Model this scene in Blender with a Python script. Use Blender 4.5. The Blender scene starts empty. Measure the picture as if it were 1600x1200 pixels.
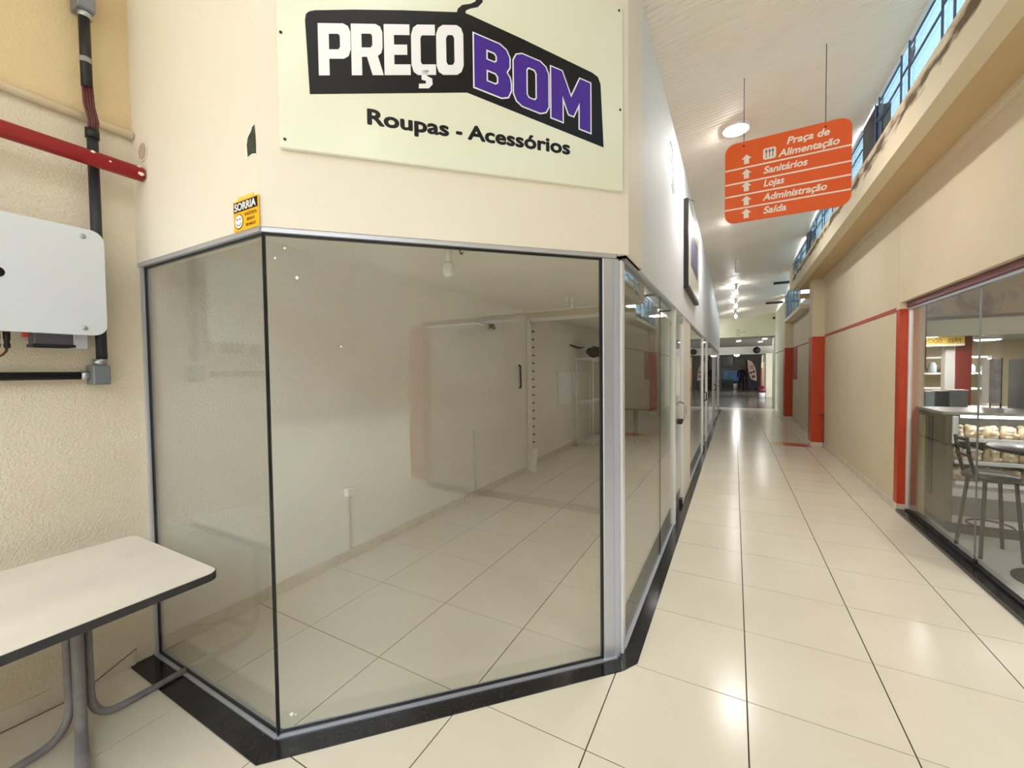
import bpy, bmesh, math, random
from mathutils import Vector, Matrix
random.seed(7)
scene = bpy.context.scene
C = scene.collection
PI = math.pi

# ------------------------------------------------------------------ camera
CAM_H = 1.59
YAW, PITCH, ROLL = -0.4992, -0.03145, -0.01134
FPX = 637.84
cam_data = bpy.data.cameras.new('camera')
cam = bpy.data.objects.new('camera', cam_data)
C.objects.link(cam)
scene.camera = cam
cam_data.sensor_fit = 'HORIZONTAL'
cam_data.sensor_width = 36.0
cam_data.lens = 36.0 * FPX / 1600.0
cam_data.clip_start = 0.02
cam_data.clip_end = 300
_f = Vector((math.sin(YAW) * math.cos(PITCH), math.cos(YAW) * math.cos(PITCH), math.sin(PITCH)))
_r = Vector((math.cos(YAW), -math.sin(YAW), 0))
_u = _r.cross(_f)
_r2 = math.cos(ROLL) * _r + math.sin(ROLL) * _u
_u2 = -math.sin(ROLL) * _r + math.cos(ROLL) * _u
_m = Matrix((_r2, _u2, -_f)).transposed().to_4x4()
_m.translation = (0, 0, CAM_H)
cam.matrix_world = _m

# ------------------------------------------------------------------ world and exposure
world = bpy.data.worlds.new('World')
scene.world = world
world.use_nodes = True
_bg = world.node_tree.nodes['Background']
_bg.inputs[0].default_value = (0.80, 0.91, 1.0, 1)
_bg.inputs[1].default_value = 4.4
LAMP_WARM = (1.0, 0.94, 0.85)
LAMP_WHITE = (1.0, 0.98, 0.95)
vs = scene.view_settings
vs.view_transform = 'Standard'
vs.look = 'None'
vs.gamma = 1.0
vs.use_curve_mapping = False
vs.exposure = 0.33
scene.cycles.max_bounces = 9
scene.cycles.use_adaptive_sampling = True
scene.cycles.adaptive_threshold = 0.05
scene.cycles.use_light_tree = False
scene.cycles.diffuse_bounces = 5
scene.cycles.glossy_bounces = 4
scene.cycles.transparent_max_bounces = 16
scene.cycles.sample_clamp_indirect = 6.0

# ------------------------------------------------------------------ materials
def lin(c):
    return tuple(((v / 255) / 12.92 if v / 255 <= 0.04045 else ((v / 255 + 0.055) / 1.055) ** 2.4) for v in c)

MATS = {}
def mat(name, rgb, rough=0.5, metal=0.0, spec=0.5, var=0.0, vscale=3.0, bump=0.0, bscale=60.0, rgb2=None, emit=None, estr=0.0, coat=0.0, detail=4.0):
    if name in MATS:
        return MATS[name]
    m = bpy.data.materials.new(name)
    m.use_nodes = True
    nt = m.node_tree
    b = nt.nodes['Principled BSDF']
    col = lin(rgb)
    b.inputs['Base Color'].default_value = (*col, 1)
    b.inputs['Roughness'].default_value = rough
    b.inputs['Metallic'].default_value = metal
    b.inputs['Specular IOR Level'].default_value = spec
    if coat:
        b.inputs['Coat Weight'].default_value = coat
        b.inputs['Coat Roughness'].default_value = 0.05
    if emit:
        b.inputs['Emission Color'].default_value = (*emit, 1)
        b.inputs['Emission Strength'].default_value = estr
    if var or rgb2 or bump:
        tc = nt.nodes.new('ShaderNodeTexCoord')
        geo = nt.nodes.new('ShaderNodeNewGeometry')
    if var or rgb2:
        n = nt.nodes.new('ShaderNodeTexNoise')
        n.inputs['Scale'].default_value = vscale
        n.inputs['Detail'].default_value = detail
        n.inputs['Roughness'].default_value = 0.6
        nt.links.new(geo.outputs['Position'], n.inputs['Vector'])
        r = nt.nodes.new('ShaderNodeValToRGB')
        r.color_ramp.elements[0].position = 0.34
        r.color_ramp.elements[1].position = 0.68
        c2 = lin(rgb2) if rgb2 else tuple(v * (1 - var) for v in col)
        r.color_ramp.elements[0].color = (*c2, 1)
        r.color_ramp.elements[1].color = (*col, 1)
        nt.links.new(n.outputs['Fac'], r.inputs['Fac'])
        nt.links.new(r.outputs['Color'], b.inputs['Base Color'])
    if bump:
        n2 = nt.nodes.new('ShaderNodeTexNoise')
        n2.inputs['Scale'].default_value = bscale
        n2.inputs['Detail'].default_value = 3
        nt.links.new(geo.outputs['Position'], n2.inputs['Vector'])
        bp = nt.nodes.new('ShaderNodeBump')
        bp.inputs['Strength'].default_value = bump
        bp.inputs['Distance'].default_value = 0.01
        nt.links.new(n2.outputs['Fac'], bp.inputs['Height'])
        nt.links.new(bp.outputs['Normal'], b.inputs['Normal'])
    MATS[name] = m
    return m

def glass(name, tint, f0=0.045):
    if name in MATS:
        return MATS[name]
    m = bpy.data.materials.new(name)
    m.use_nodes = True
    nt = m.node_tree
    nt.nodes.clear()
    out = nt.nodes.new('ShaderNodeOutputMaterial')
    mix = nt.nodes.new('ShaderNodeMixShader')
    tr = nt.nodes.new('ShaderNodeBsdfTransparent')
    tr.inputs[0].default_value = (*tint, 1)
    gl = nt.nodes.new('ShaderNodeBsdfGlossy')
    gl.inputs['Roughness'].default_value = 0.0
    lw = nt.nodes.new('ShaderNodeLayerWeight')
    lw.inputs['Blend'].default_value = 0.5
    pw = nt.nodes.new('ShaderNodeMath'); pw.operation = 'POWER'
    pw.inputs[1].default_value = 5.0
    ma = nt.nodes.new('ShaderNodeMath'); ma.operation = 'MULTIPLY_ADD'
    ma.inputs[1].default_value = 1.0 - f0
    ma.inputs[2].default_value = f0
    nt.links.new(lw.outputs['Facing'], pw.inputs[0])
    nt.links.new(pw.outputs[0], ma.inputs[0])
    nt.links.new(ma.outputs[0], mix.inputs[0])
    nt.links.new(tr.outputs[0], mix.inputs[1])
    nt.links.new(gl.outputs[0], mix.inputs[2])
    nt.links.new(mix.outputs[0], out.inputs[0])
    MATS[name] = m
    return m

def emis(name, rgb, strength):
    if name in MATS:
        return MATS[name]
    m = bpy.data.materials.new(name)
    m.use_nodes = True
    nt = m.node_tree
    nt.nodes.clear()
    out = nt.nodes.new('ShaderNodeOutputMaterial')
    e = nt.nodes.new('ShaderNodeEmission')
    e.inputs[0].default_value = (*rgb, 1)
    e.inputs[1].default_value = strength
    nt.links.new(e.outputs[0], out.inputs[0])
    MATS[name] = m
    return m

plaster_out = mat('rough_beige_plaster', (228, 218, 198), 0.85, spec=0.2, rgb2=(220, 209, 188), vscale=1.6, bump=0.55, bscale=95)
plaster_in = mat('rough_offwhite_plaster', (243, 240, 233), 0.85, spec=0.2, var=0.05, vscale=1.6, bump=0.55, bscale=95)
cream = mat('cream_fascia_paint', (233, 227, 216), 0.7, spec=0.3, rgb2=(229, 221, 207), vscale=0.9, bump=0.05, bscale=20)
fascia_white = mat('white_fascia_paint', (222, 225, 228), 0.7, spec=0.3, rgb2=(218, 219, 219), vscale=0.9, bump=0.05, bscale=20)
beige = mat('beige_wall_paint', (228, 214, 187), 0.75, spec=0.25, rgb2=(223, 208, 180), vscale=1.0, bump=0.10, bscale=40)
pale = mat('pale_green_wall_paint', (232, 228, 206), 0.75, spec=0.25, rgb2=(224, 220, 198), vscale=1.0)
soffit_m = mat('soffit_paint', (208, 184, 146), 0.8, spec=0.2, rgb2=(204, 178, 138), vscale=1.2)
ceil_in = mat('shop_ceiling_paint', (241, 239, 232), 0.8, spec=0.2, var=0.04, vscale=1.2)
pvc = mat('white_pvc_lining', (245, 239, 229), 0.48, spec=0.4, rgb2=(242, 234, 222), vscale=1.2)
white_p = mat('white_paint', (240, 236, 228), 0.5)
red_p = mat('red_orange_paint', (194, 64, 25), 0.45, var=0.12, vscale=6)
red_stripe = mat('faded_red_stripe', (182, 82, 62), 0.6, var=0.1, vscale=8)
maroon = mat('maroon_metal', (112, 40, 48), 0.35)
alu = mat('brushed_aluminium', (198, 201, 212), 0.36, metal=0.6)
alu_lt = mat('white_aluminium', (232, 234, 238), 0.3, metal=0.2)
granite = mat('black_granite', (20, 19, 20), 0.14, rgb2=(44, 42, 44), vscale=70, detail=2)
tile_m = mat('cream_porcelain', (228, 220, 202), 0.2, rgb2=(222, 213, 194), vscale=1.4, spec=0.5)
grout = mat('dark_grout', (74, 64, 52), 0.95, spec=0.1)
bboard = mat('cream_tile_skirting', (226, 217, 202), 0.3, rgb2=(214, 202, 184), vscale=5)
black_m = mat('black_plastic', (22, 22, 24), 0.45)
dark_m = mat('dark_metal', (38, 38, 40), 0.4, metal=0.3)
gasket = mat('black_gasket', (24, 26, 28), 0.4)
white_sat = mat('light_grey_enamel', (212, 217, 224), 0.35, spec=0.5)
clear = glass('clear_shop_glass', (0.972, 0.976, 0.97))
bakglass = glass('bakery_glass', (0.95, 0.955, 0.95), 0.03)
skyglass = glass('sky_dimming_clerestory_glass', (0.44, 0.545, 0.59), 0.03)  # tint dims the sky behind it and stands in for its blue
thinglass = glass('display_glass', (0.96, 0.97, 0.97), 0.03)

# ------------------------------------------------------------------ mesh helpers
WLOC = {}
def link(o, parent=None):
    C.objects.link(o)
    if parent is not None:
        o.parent = parent
    return o

def place(name, me, m, parent=None):
    """links mesh with world-space vertices, origin moved to the centre of its base"""
    xs = [v.co for v in me.vertices]
    lo = Vector((min(v.x for v in xs), min(v.y for v in xs), min(v.z for v in xs)))
    hi = Vector((max(v.x for v in xs), max(v.y for v in xs), max(v.z for v in xs)))
    c = Vector(((lo.x + hi.x) / 2, (lo.y + hi.y) / 2, lo.z))
    me.transform(Matrix.Translation(-c))
    if m is not None and not me.materials:
        me.materials.append(m)
    o = bpy.data.objects.new(name, me)
    base = WLOC[parent.as_pointer()] if parent is not None else Vector((0, 0, 0))
    o.location = c - base
    WLOC[o.as_pointer()] = c
    return link(o, parent)

def obj(name, bm, m, parent=None, smooth=False):
    me = bpy.data.meshes.new(name)
    bmesh.ops.recalc_face_normals(bm, faces=bm.faces)
    bm.to_mesh(me)
    bm.free()
    if smooth:
        for p in me.polygons:
            p.use_smooth = True
    return place(name, me, m, parent)

def empty(name, loc, parent=None):
    o = bpy.data.objects.new(name, None)
    base = WLOC[parent.as_pointer()] if parent is not None else Vector((0, 0, 0))
    o.location = Vector(loc) - base
    o.empty_display_size = 0.1
    WLOC[o.as_pointer()] = Vector(loc)
    return link(o, parent)

def tag(o, label=None, cat=None, group=None, kind=None):
    if label: o['label'] = label
    if cat: o['category'] = cat
    if group: o['group'] = group
    if kind: o['kind'] = kind
    return o

def thing(name, loc, label, cat, group=None):
    return tag(empty(name, loc), label, cat, group)

def struct(o, label=None):
    o['kind'] = 'structure'
    if label: o['label'] = label
    return o

def bbox(bm, x0, x1, y0, y1, z0, z1, bevel=0.0, seg=1):
    r = bmesh.ops.create_cube(bm, size=1.0)
    vs_ = r['verts']
    for v in vs_:
        v.co = Vector(((x0 + x1) / 2 + v.co.x * (x1 - x0), (y0 + y1) / 2 + v.co.y * (y1 - y0), (z0 + z1) / 2 + v.co.z * (z1 - z0)))
    if bevel:
        es = set(e for v in vs_ for e in v.link_edges)
        bmesh.ops.bevel(bm, geom=list(es), offset=bevel, segments=seg, affect='EDGES', profile=0.5)
    return vs_

def box(name, x0, x1, y0, y1, z0, z1, m, parent=None, bevel=0.0, seg=1):
    bm = bmesh.new()
    bbox(bm, x0, x1, y0, y1, z0, z1, bevel, seg)
    return obj(name, bm, m, parent)

def prism_bm(bm, pts, z0, z1, close=True):
    lo = [bm.verts.new((p[0], p[1], z0)) for p in pts]
    hi = [bm.verts.new((p[0], p[1], z1)) for p in pts]
    n = len(pts)
    bm.faces.new(lo[::-1]); bm.faces.new(hi)
    for i in range(n):
        j = (i + 1) % n
        bm.faces.new((lo[i], lo[j], hi[j], hi[i]))

def prism(name, pts, z0, z1, m, parent=None):
    bm = bmesh.new()
    prism_bm(bm, pts, z0, z1)
    return obj(name, bm, m, parent)

def tube_bm(bm, pts, r, n=10, cap=True):
    pts = [Vector(p) for p in pts]
    rs = r if isinstance(r, (list, tuple)) else [r] * len(pts)
    rings = []
    ref = None
    for i, p in enumerate(pts):
        if i == 0: d = pts[1] - pts[0]
        elif i == len(pts) - 1: d = pts[-1] - pts[-2]
        else: d = (pts[i + 1] - pts[i]).normalized() + (pts[i] - pts[i - 1]).normalized()
        d.normalize()
        if ref is None:
            ref = Vector((0, 0, 1)) if abs(d.z) < 0.9 else Vector((1, 0, 0))
        a = d.cross(ref).normalized()
        b = d.cross(a).normalized()
        ref = a.cross(d).normalized() if abs(a.cross(d).dot(ref)) > 0.1 else ref
        rings.append([bm.verts.new(p + rs[i] * (math.cos(2 * PI * k / n) * a + math.sin(2 * PI * k / n) * b)) for k in range(n)])
    for i in range(len(rings) - 1):
        for k in range(n):
            bm.faces.new((rings[i][k], rings[i][(k + 1) % n], rings[i + 1][(k + 1) % n], rings[i + 1][k]))
    if cap:
        bm.faces.new(rings[0][::-1]); bm.faces.new(rings[-1])

def tube(name, pts, r, m, parent=None, n=10):
    bm = bmesh.new()
    tube_bm(bm, pts, r, n)
    return obj(name, bm, m, parent, smooth=True)

def lathe_bm(bm, prof, c, n=20, axis='z'):
    rings = []
    for (r, h) in prof:
        ring = []
        for k in range(n):
            a = 2 * PI * k / n
            if axis == 'z': p = (c[0] + r * math.cos(a), c[1] + r * math.sin(a), c[2] + h)
            elif axis == 'x': p = (c[0] + h, c[1] + r * math.cos(a), c[2] + r * math.sin(a))
            else: p = (c[0] + r * math.cos(a), c[1] + h, c[2] + r * math.sin(a))
            ring.append(bm.verts.new(p))
        rings.append(ring)
    for i in range(len(rings) - 1):
        for k in range(n):
            bm.faces.new((rings[i][k], rings[i][(k + 1) % n], rings[i + 1][(k + 1) % n], rings[i + 1][k]))
    bm.faces.new(rings[0][::-1]); bm.faces.new(rings[-1])

def lathe(name, prof, c, m, parent=None, n=20, axis='z', smooth=True):
    bm = bmesh.new()
    lathe_bm(bm, prof, c, n, axis)
    return obj(name, bm, m, parent, smooth=smooth)

def arc(p0, corner, p1, k=6):
    """rounded corner as a quadratic curve"""
    p0, c, p1 = Vector(p0), Vector(corner), Vector(p1)
    return [tuple((1 - t) ** 2 * p0 + 2 * t * (1 - t) * c + t * t * p1) for t in [i / k for i in range(k + 1)]]

def curve_mesh(cu, mw):
    o = bpy.data.objects.new('tmp', cu)
    C.objects.link(o)
    dg = bpy.context.evaluated_depsgraph_get()
    me = bpy.data.meshes.new_from_object(o.evaluated_get(dg))
    bpy.data.objects.remove(o)
    me.transform(mw)
    me.materials.clear()
    return me

def flat_shape(name, loops, mw, m, parent, thick=0.001, offset=0.0):
    """filled 2D outline (inner loops are holes), thickened, put in place by matrix mw"""
    cu = bpy.data.curves.new(name, 'CURVE')
    cu.dimensions = '2D'
    cu.fill_mode = 'BOTH'
    cu.extrude = thick / 2
    cu.offset = offset
    for lp in loops:
        sp = cu.splines.new('POLY')
        sp.points.add(len(lp) - 1)
        for p, q in zip(sp.points, lp):
            p.co = (q[0], q[1], 0, 1)
        sp.use_cyclic_u = True
    return place(name, curve_mesh(cu, mw), m, parent)

def lettering(name, txt, mw, m, parent, size=0.1, width=None, bold=0.0, shear=0.0, align='LEFT', thick=0.001, spacing=1.0):
    cu = bpy.data.curves.new(name, 'FONT')
    cu.body = txt
    cu.size = size
    cu.shear = shear
    cu.align_x = align
    cu.extrude = thick / 2
    cu.space_character = spacing
    cu.resolution_u = 4
    me = curve_mesh(cu, Matrix.Identity(4))
    if bold:
        b2 = bmesh.new()
        for dx, dy in ((0, 0), (1, 0), (-1, 0), (0, 1), (0, -1), (.7, .7), (-.7, .7), (.7, -.7), (-.7, -.7)):
            m2 = me.copy()
            m2.transform(Matrix.Translation((dx * bold, dy * bold, 0.00001 * (dx + 2 * dy))))
            b2.from_mesh(m2)
            bpy.data.meshes.remove(m2)
        b2.to_mesh(me); b2.free()
    xs = [v.co.x for v in me.vertices]
    if width and xs:
        k = width / (max(xs) - min(xs))
        me.transform(Matrix.Diagonal((k, 1, 1, 1)))
    me.transform(mw)
    return place(name, me, m, parent)

def frame_mw(o, x, n):
    """matrix: local x along x, local y up, local z along outward normal n"""
    x, n = Vector(x).normalized(), Vector(n).normalized()
    y = n.cross(x)
    mw = Matrix((x, y, n)).transposed().to_4x4()
    mw.translation = o
    return mw

def shift(mw, u, v, w=0.0):
    return mw @ Matrix.Translation((u, v, w))

def copy_tree(o, parent=None, offset=None):
    c = o.copy()
    C.objects.link(c)
    c.parent = parent
    if offset is not None:
        c.location = o.location + Vector(offset)
        WLOC[c.as_pointer()] = WLOC[o.as_pointer()] + Vector(offset)
    for ch in list(o.children):
        copy_tree(ch, c)
    return c

# ================================================================== SETTING
XL = -2.89            # left wall face
YA = 1.03             # glass facing the camera
GX, GY, T = -0.54, 1.598, 0.6
# glass line of the chamfered corner runs at 45 degrees: y = x + 2.78
PA = (-1.75, 1.03)    # glass corner
PB = (-0.60, 2.18)    # chamfer end (post)
XC = -0.545           # corridor side glass
XR = 1.60             # right wall face

# ---------------------------------------------------------------- floor with separate tiles
floor = struct(box('floor', -3.16, 1.64, -9.0, 19.2, -0.12, -0.004, grout))
def tile_mesh(w, d):
    bm = bmesh.new()
    g = 0.0028; b = 0.0005
    x0, x1, y0, y1 = g, w - g, g, d - g
    lo = [bm.verts.new(p) for p in ((x0, y0, -0.0041), (x1, y0, -0.0041), (x1, y1, -0.0041), (x0, y1, -0.0041))]
    mi = [bm.verts.new(p) for p in ((x0, y0, -b), (x1, y0, -b), (x1, y1, -b), (x0, y1, -b))]
    hi = [bm.verts.new(p) for p in ((x0 + b, y0 + b, 0), (x1 - b, y0 + b, 0), (x1 - b, y1 - b, 0), (x0 + b, y1 - b, 0))]
    for a, c in ((lo, mi), (mi, hi)):
        for i in range(4):
            bm.faces.new((a[i], a[(i + 1) % 4], c[(i + 1) % 4], c[i]))
    bm.faces.new(hi)
    me = bpy.data.meshes.new('tile')
    bm.to_mesh(me); bm.free()
    me.materials.append(tile_m)
    return me
tile_full, tile_cut, tile_cut2 = tile_mesh(T, T), tile_mesh(0.375, T), tile_mesh(T, 0.2)
def put_tile(me, x, y):
    o = bpy.data.objects.new('tile', me)
    o.location = Vector((x, y, 0)) - WLOC[floor.as_pointer()]
    link(o, floor)
for i in range(-5, 4):
    x = GX + i * T
    for j in range(-3, 30):
        y = GY + j * T
        if y > 19: continue
        if i == -5 and y < 5.0: continue
        if i < -1 and y > 11.5: continue
        if i == -1 and y > 11.5: continue
        put_tile(tile_cut if i == 3 else tile_full, x, y)
back_floor = struct(box('floor_open_area', -3.1, 9.0, -9.0, GY - 3 * T, -0.11, -0.001, tile_m))
bakery_floor = struct(box('floor_bakery', 1.66, 6.4, GY - 3 * T, 10.5, -0.11, 0.0, mat('pale_grey_floor', (214, 212, 206), 0.25, rgb2=(200, 198, 192), vscale=2.0)))

# ---------------------------------------------------------------- left wall, outside and inside the shop
struct(box('wall_left', XL - 0.15, XL, -2.4, YA + 0.02, -0.1, 2.885, plaster_out))
struct(box('wall_left_upper', XL - 0.15, XL, -2.4, YA + 0.02, 2.885, 4.4, mat('yellow_beige_plaster', (219, 198, 158), 0.85, spec=0.2, rgb2=(212, 190, 150), vscale=1.6, bump=0.35, bscale=95)))
struct(box('wall_shop_left', XL - 0.15, XL, YA + 0.02, 5.80, -0.1, 2.9, plaster_in))
struct(box('wall_shop_rear_left', XL - 0.26, XL - 0.11, 5.80, 11.6, -0.1, 2.9, plaster_in))
struct(box('wall_shop_back', XL - 0.26, -0.62, 11.5, 11.65, -0.1, 2.9, plaster_in))
def skirting(name, x0, x1, y0, y1, step, h, along='y'):
    root = struct(empty(name, ((x0 + x1) / 2, (y0 + y1) / 2, 0)))
    if along == 'y':
        y = y0
        while y < y1 - 0.01:
            e = min(y + step, y1)
            box('skirting_tile', x0, x1, y + 0.001, e - 0.001, 0.0, h, bboard, root, 0.002)
            y = e
    else:
        x = x0
        while x < x1 - 0.01:
            e = min(x + step, x1)
            box('skirting_tile', x + 0.001, e - 0.001, y0, y1, 0.0, h, bboard, root, 0.002)
            x = e
    return root
skirting('baseboard_left', XL, XL + 0.012, -0.2, YA - 0.1, 0.6, 0.085)
skirting('baseboard_shop', XL, XL + 0.012, YA + 0.02, 5.7, 0.6, 0.08)
skirting('baseboard_shop_rear', XL - 0.11, XL - 0.098, 5.85, 11.4, 0.6, 0.08)

# ---------------------------------------------------------------- shop fascia (cream) and corridor fascia (white)
FZ = 2.205
F45 = 2.735   # outer face of chamfer fascia: y = x + F45 (a little proud of the glass)
def fpt(x): return (x, x + F45)
xa = -1.735
struct(prism('wall_fascia', [(XL, 1.005), (xa, 1.005), (xa + 0.0, 1.005), (-0.50, -0.50 + F45), (-0.50, 2.62), (-0.60, 2.62), (-0.60, 2.30), (-1.80, 1.12), (XL, 1.12)], FZ, 4.4, cream))
struct(box('wall_fascia_corridor', -0.62, -0.515, 2.24, 17.9, FZ + 0.0, 4.2, fascia_white))
struct(prism('ceiling_shop', [(XL - 0.26, 1.08), (-1.78, 1.08), (-0.60, 2.26), (-0.60, 11.6), (XL - 0.26, 11.6)], 2.53, 2.62, ceil_in))
# header where the old partition stood, and its torn jamb
hd = struct(empty('trim_1', (-1.8, 5.85, 2.3)))
box('header_beam', -2.89, -0.62, 5.80, 5.92, 2.39, 2.53, mat('cream_beam', (226, 216, 192), 0.6), hd, 0.003)
box('header_trim', -2.80, -0.62, 5.785, 5.80, 2.355, 2.41, white_p, hd, 0.002)
box('header_upper_trim', -2.89, -0.62, 5.785, 5.80, 2.50, 2.53, white_p, hd, 0.002)
jb = struct(empty('trim_2', (-2.85, 5.82, 0)))
box('jamb_core', -2.90, -2.83, 5.81, 5.90, 0.0, 2.39, plaster_in, jb)
zz = 0.42
while zz < 2.3:
    e = min(zz + random.uniform(0.28, 0.44), 2.33)
    box('jamb_strip', -2.885, -2.80, 5.785, 5.808, zz + 0.003, e - 0.003, white_p, jb, 0.003)
    zz = e
for k in range(15):
    z = 0.45 + k * 0.125
    box('jamb_notch', -2.80, -2.79 + random.uniform(0, 0.012), 5.80, 5.86, z, z + 0.02, dark_m, jb)

# ---------------------------------------------------------------- shopfront glazing
def norm2(a, b):
    d = Vector((b[0] - a[0], b[1] - a[1])).normalized()
    return d, Vector((d.y, -d.x))
def run_box(name, a, b, t0, t1, z0, z1, m, parent, bevel=0.0):
    """box along the line a-b in plan, from offset t0 to t1 towards the outside"""
    d, n = norm2(a, b)
    a, b = Vector(a), Vector(b)
    p = [a + n * t0, b + n * t0, b + n * t1, a + n * t1]
    bm = bmesh.new()
    prism_bm(bm, [(q.x, q.y) for q in p], z0, z1)
    if bevel:
        bmesh.ops.bevel(bm, geom=bm.edges[:], offset=bevel, segments=1, affect='EDGES')
    return obj(name, bm, m, parent)
GZ0, GZ1 = 0.012, 2.185
w1 = struct(empty('window_1', (-2.3, YA, 0)))
run_box('glass_pane', (XL + 0.025, YA), (PA[0] - 0.002, YA), -0.008, 0.0, GZ0, GZ1, clear, w1)
run_box('top_rail', (XL, YA), (PA[0] + 0.012, YA), -0.03, 0.022, GZ1, FZ, alu, w1)
run_box('bottom_rail', (XL, YA), (PA[0] + 0.012, YA), -0.025, 0.022, 0.0, GZ0, alu, w1)
run_box('side_channel', (XL, YA), (XL + 0.028, YA), -0.022, 0.014, 0.004, GZ1, alu, w1)
run_box('seal', (XL + 0.028, YA), (XL + 0.034, YA), -0.01, 0.004, GZ0, GZ1, gasket, w1)
run_box('seal', (XL + 0.028, YA), (PA[0], YA), -0.01, 0.004, GZ1 - 0.008, GZ1, gasket, w1)
run_box('seal', (XL + 0.028, YA), (PA[0], YA), -0.01, 0.004, GZ0, GZ0 + 0.005, gasket, w1)
nn_ = Vector((1, -1, 0)).normalized()
w2 = struct(empty('window_2', (-1.17, 1.6, 0)))
run_box('glass_pane', (PA[0] + 0.003, PA[1] + 0.003), (PB[0] - 0.03, PB[1] - 0.03), -0.008, 0.0, GZ0, GZ1, clear, w2)
run_box('top_rail', PA, (PB[0] + 0.03, PB[1] + 0.03), -0.03, 0.022, GZ1, FZ, alu, w2)
run_box('bottom_rail', PA, (PB[0] + 0.03, PB[1] + 0.03), -0.025, 0.022, 0.0, GZ0, alu, w2)
run_box('seal', PA, (PB[0], PB[1]), -0.01, 0.004, GZ1 - 0.009, GZ1, gasket, w2)
run_box('seal', PA, (PB[0], PB[1]), -0.01, 0.004, GZ0, GZ0 + 0.006, gasket, w2)
run_box('seal', (PB[0] - 0.032, PB[1] - 0.032), (PB[0] - 0.024, PB[1] - 0.024), -0.01, 0.005, GZ0, GZ1, gasket, w2)
for s_, z_, a_ in ((.081, 2.127, .007), (.043, 2.083, .005), (.125, 2.004, .008), (.295, 1.707, .005), (.056, .086, .010), (.072, .082, .006), (.855, 1.155, .004)):
    fq = frame_mw((PA[0] + nn_.x * 0.0006, PA[1] + nn_.y * 0.0006, 0), (1, 1, 0), (1, -1, 0))
    flat_shape('paint_speck', [[(s_ + a_ * random.uniform(.5, 1.1) * math.cos(k * PI / 4), z_ + a_ * random.uniform(.5, 1.1) * math.sin(k * PI / 4)) for k in range(8)]], fq, white_p, w2, 0.0008)
prism('corner_seal', [(PA[0] - 0.006, PA[1] - 0.004), (PA[0] + 0.004, PA[1] - 0.006), (PA[0] + 0.004, PA[1] + 0.008), (PA[0] - 0.006, PA[1] + 0.006)], GZ0, GZ1, gasket, w2)
# corner post in two profiles
ps = struct(empty('trim_3', (-0.57, 2.21, 0)))
run_box('post_profile', (PB[0] - 0.024, PB[1] - 0.024), (PB[0] + 0.02, PB[1] + 0.02), -0.03, 0.014, 0.004, GZ1, alu, ps, 0.003)
run_box('post_profile', (PB[0] + 0.02, PB[1] + 0.02), (PB[0] + 0.045, PB[1] + 0.045), -0.04, 0.010, 0.004, GZ1, mat('blue_grey_aluminium', (186, 191, 206), 0.38, metal=0.3), ps, 0.003)
box('post_profile', XC - 0.03, XC + 0.008, 2.245, 2.30, 0.004, GZ1, alu_lt, ps, 0.003)

# corridor side: panes, door, posts
w3 = struct(empty('window_3', (XC, 3.4, 0)))
def cpane(parent, y0, y1, z0=GZ0, z1=2.19, x=XC):
    return box('glass_pane', x - 0.008, x, y0, y1, z0, z1, clear, parent)
cpane(w3, 2.30, 3.60); cpane(w3, 3.606, 4.40)
box('top_rail', XC - 0.03, XC + 0.02, 2.30, 4.42, 2.19, FZ + 0.002, alu, w3)
box('bottom_rail', XC - 0.02, XC + 0.012, 2.30, 4.42, 0.0, GZ0, alu, w3)
box('seal', XC - 0.009, XC + 0.001, 3.60, 3.606, GZ0, 2.19, gasket, w3)
d1 = struct(empty('door_1', (XC, 4.8, 0)))
box('door_frame', XC - 0.03, XC + 0.02, 4.40, 4.47, 0.004, FZ, alu_lt, d1, 0.003)
box('door_frame', XC - 0.03, XC + 0.02, 5.16, 5.23, 0.004, FZ, alu_lt, d1, 0.003)
box('glass_leaf', XC - 0.008, XC, 4.48, 5.15, 0.012, 2.17, clear, d1)
box('pivot', XC - 0.02, XC + 0.014, 5.06, 5.16, 0.02, 0.075, dark_m, d1, 0.003)
box('pivot', XC - 0.02, XC + 0.014, 5.06, 5.16, 2.12, 2.17, alu, d1, 0.003)
hp = [(XC + 0.002, 4.96, 1.00), (XC + 0.055, 4.96, 1.02), (XC + 0.065, 4.96, 1.06), (XC + 0.065, 4.96, 1.16), (XC + 0.055, 4.96, 1.20), (XC + 0.002, 4.96, 1.22)]
tube('handle', hp, 0.010, mat('chrome', (200, 202, 205), 0.15, metal=1.0), d1)
box('lock', XC - 0.015, XC + 0.03, 4.93, 5.0, 0.97, 1.03, black_m, d1, 0.006)
def next_shop(n, y0, y1, dy0, dy1):
    w = struct(empty('window_%d' % n, (XC, (y0 + y1) / 2, 0)))
    cpane(w, y0, y1)
    box('top_rail', XC - 0.03, XC + 0.02, y0, y1, 2.19, FZ, alu, w)
    box('bottom_rail', XC - 0.02, XC + 0.012, y0, y1, 0.0, GZ0, alu, w)
    d = struct(empty('door_%d' % n, (XC, (dy0 + dy1) / 2, 0)))
    box('door_frame', XC - 0.03, XC + 0.02, dy0, dy0 + 0.07, 0.004, FZ, alu_lt, d, 0.003)
    box('door_frame', XC - 0.03, XC + 0.02, dy1 - 0.07, dy1, 0.004, FZ, alu_lt, d, 0.003)
    box('glass_leaf', XC - 0.008, XC, dy0 + 0.075, dy1 - 0.075, 0.012, 2.17, clear, d)
    h = [(XC + 0.002, dy0 + 0.3, 0.95), (XC + 0.06, dy0 + 0.3, 0.98), (XC + 0.06, dy0 + 0.3, 1.12), (XC + 0.002, dy0 + 0.3, 1.15)]
    tube('handle', h, 0.012, dark_m, d)
    box('pivot', XC - 0.02, XC + 0.03, dy0 + 0.1, dy0 + 0.3, 0.02, 0.10, dark_m, d, 0.004)
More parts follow.
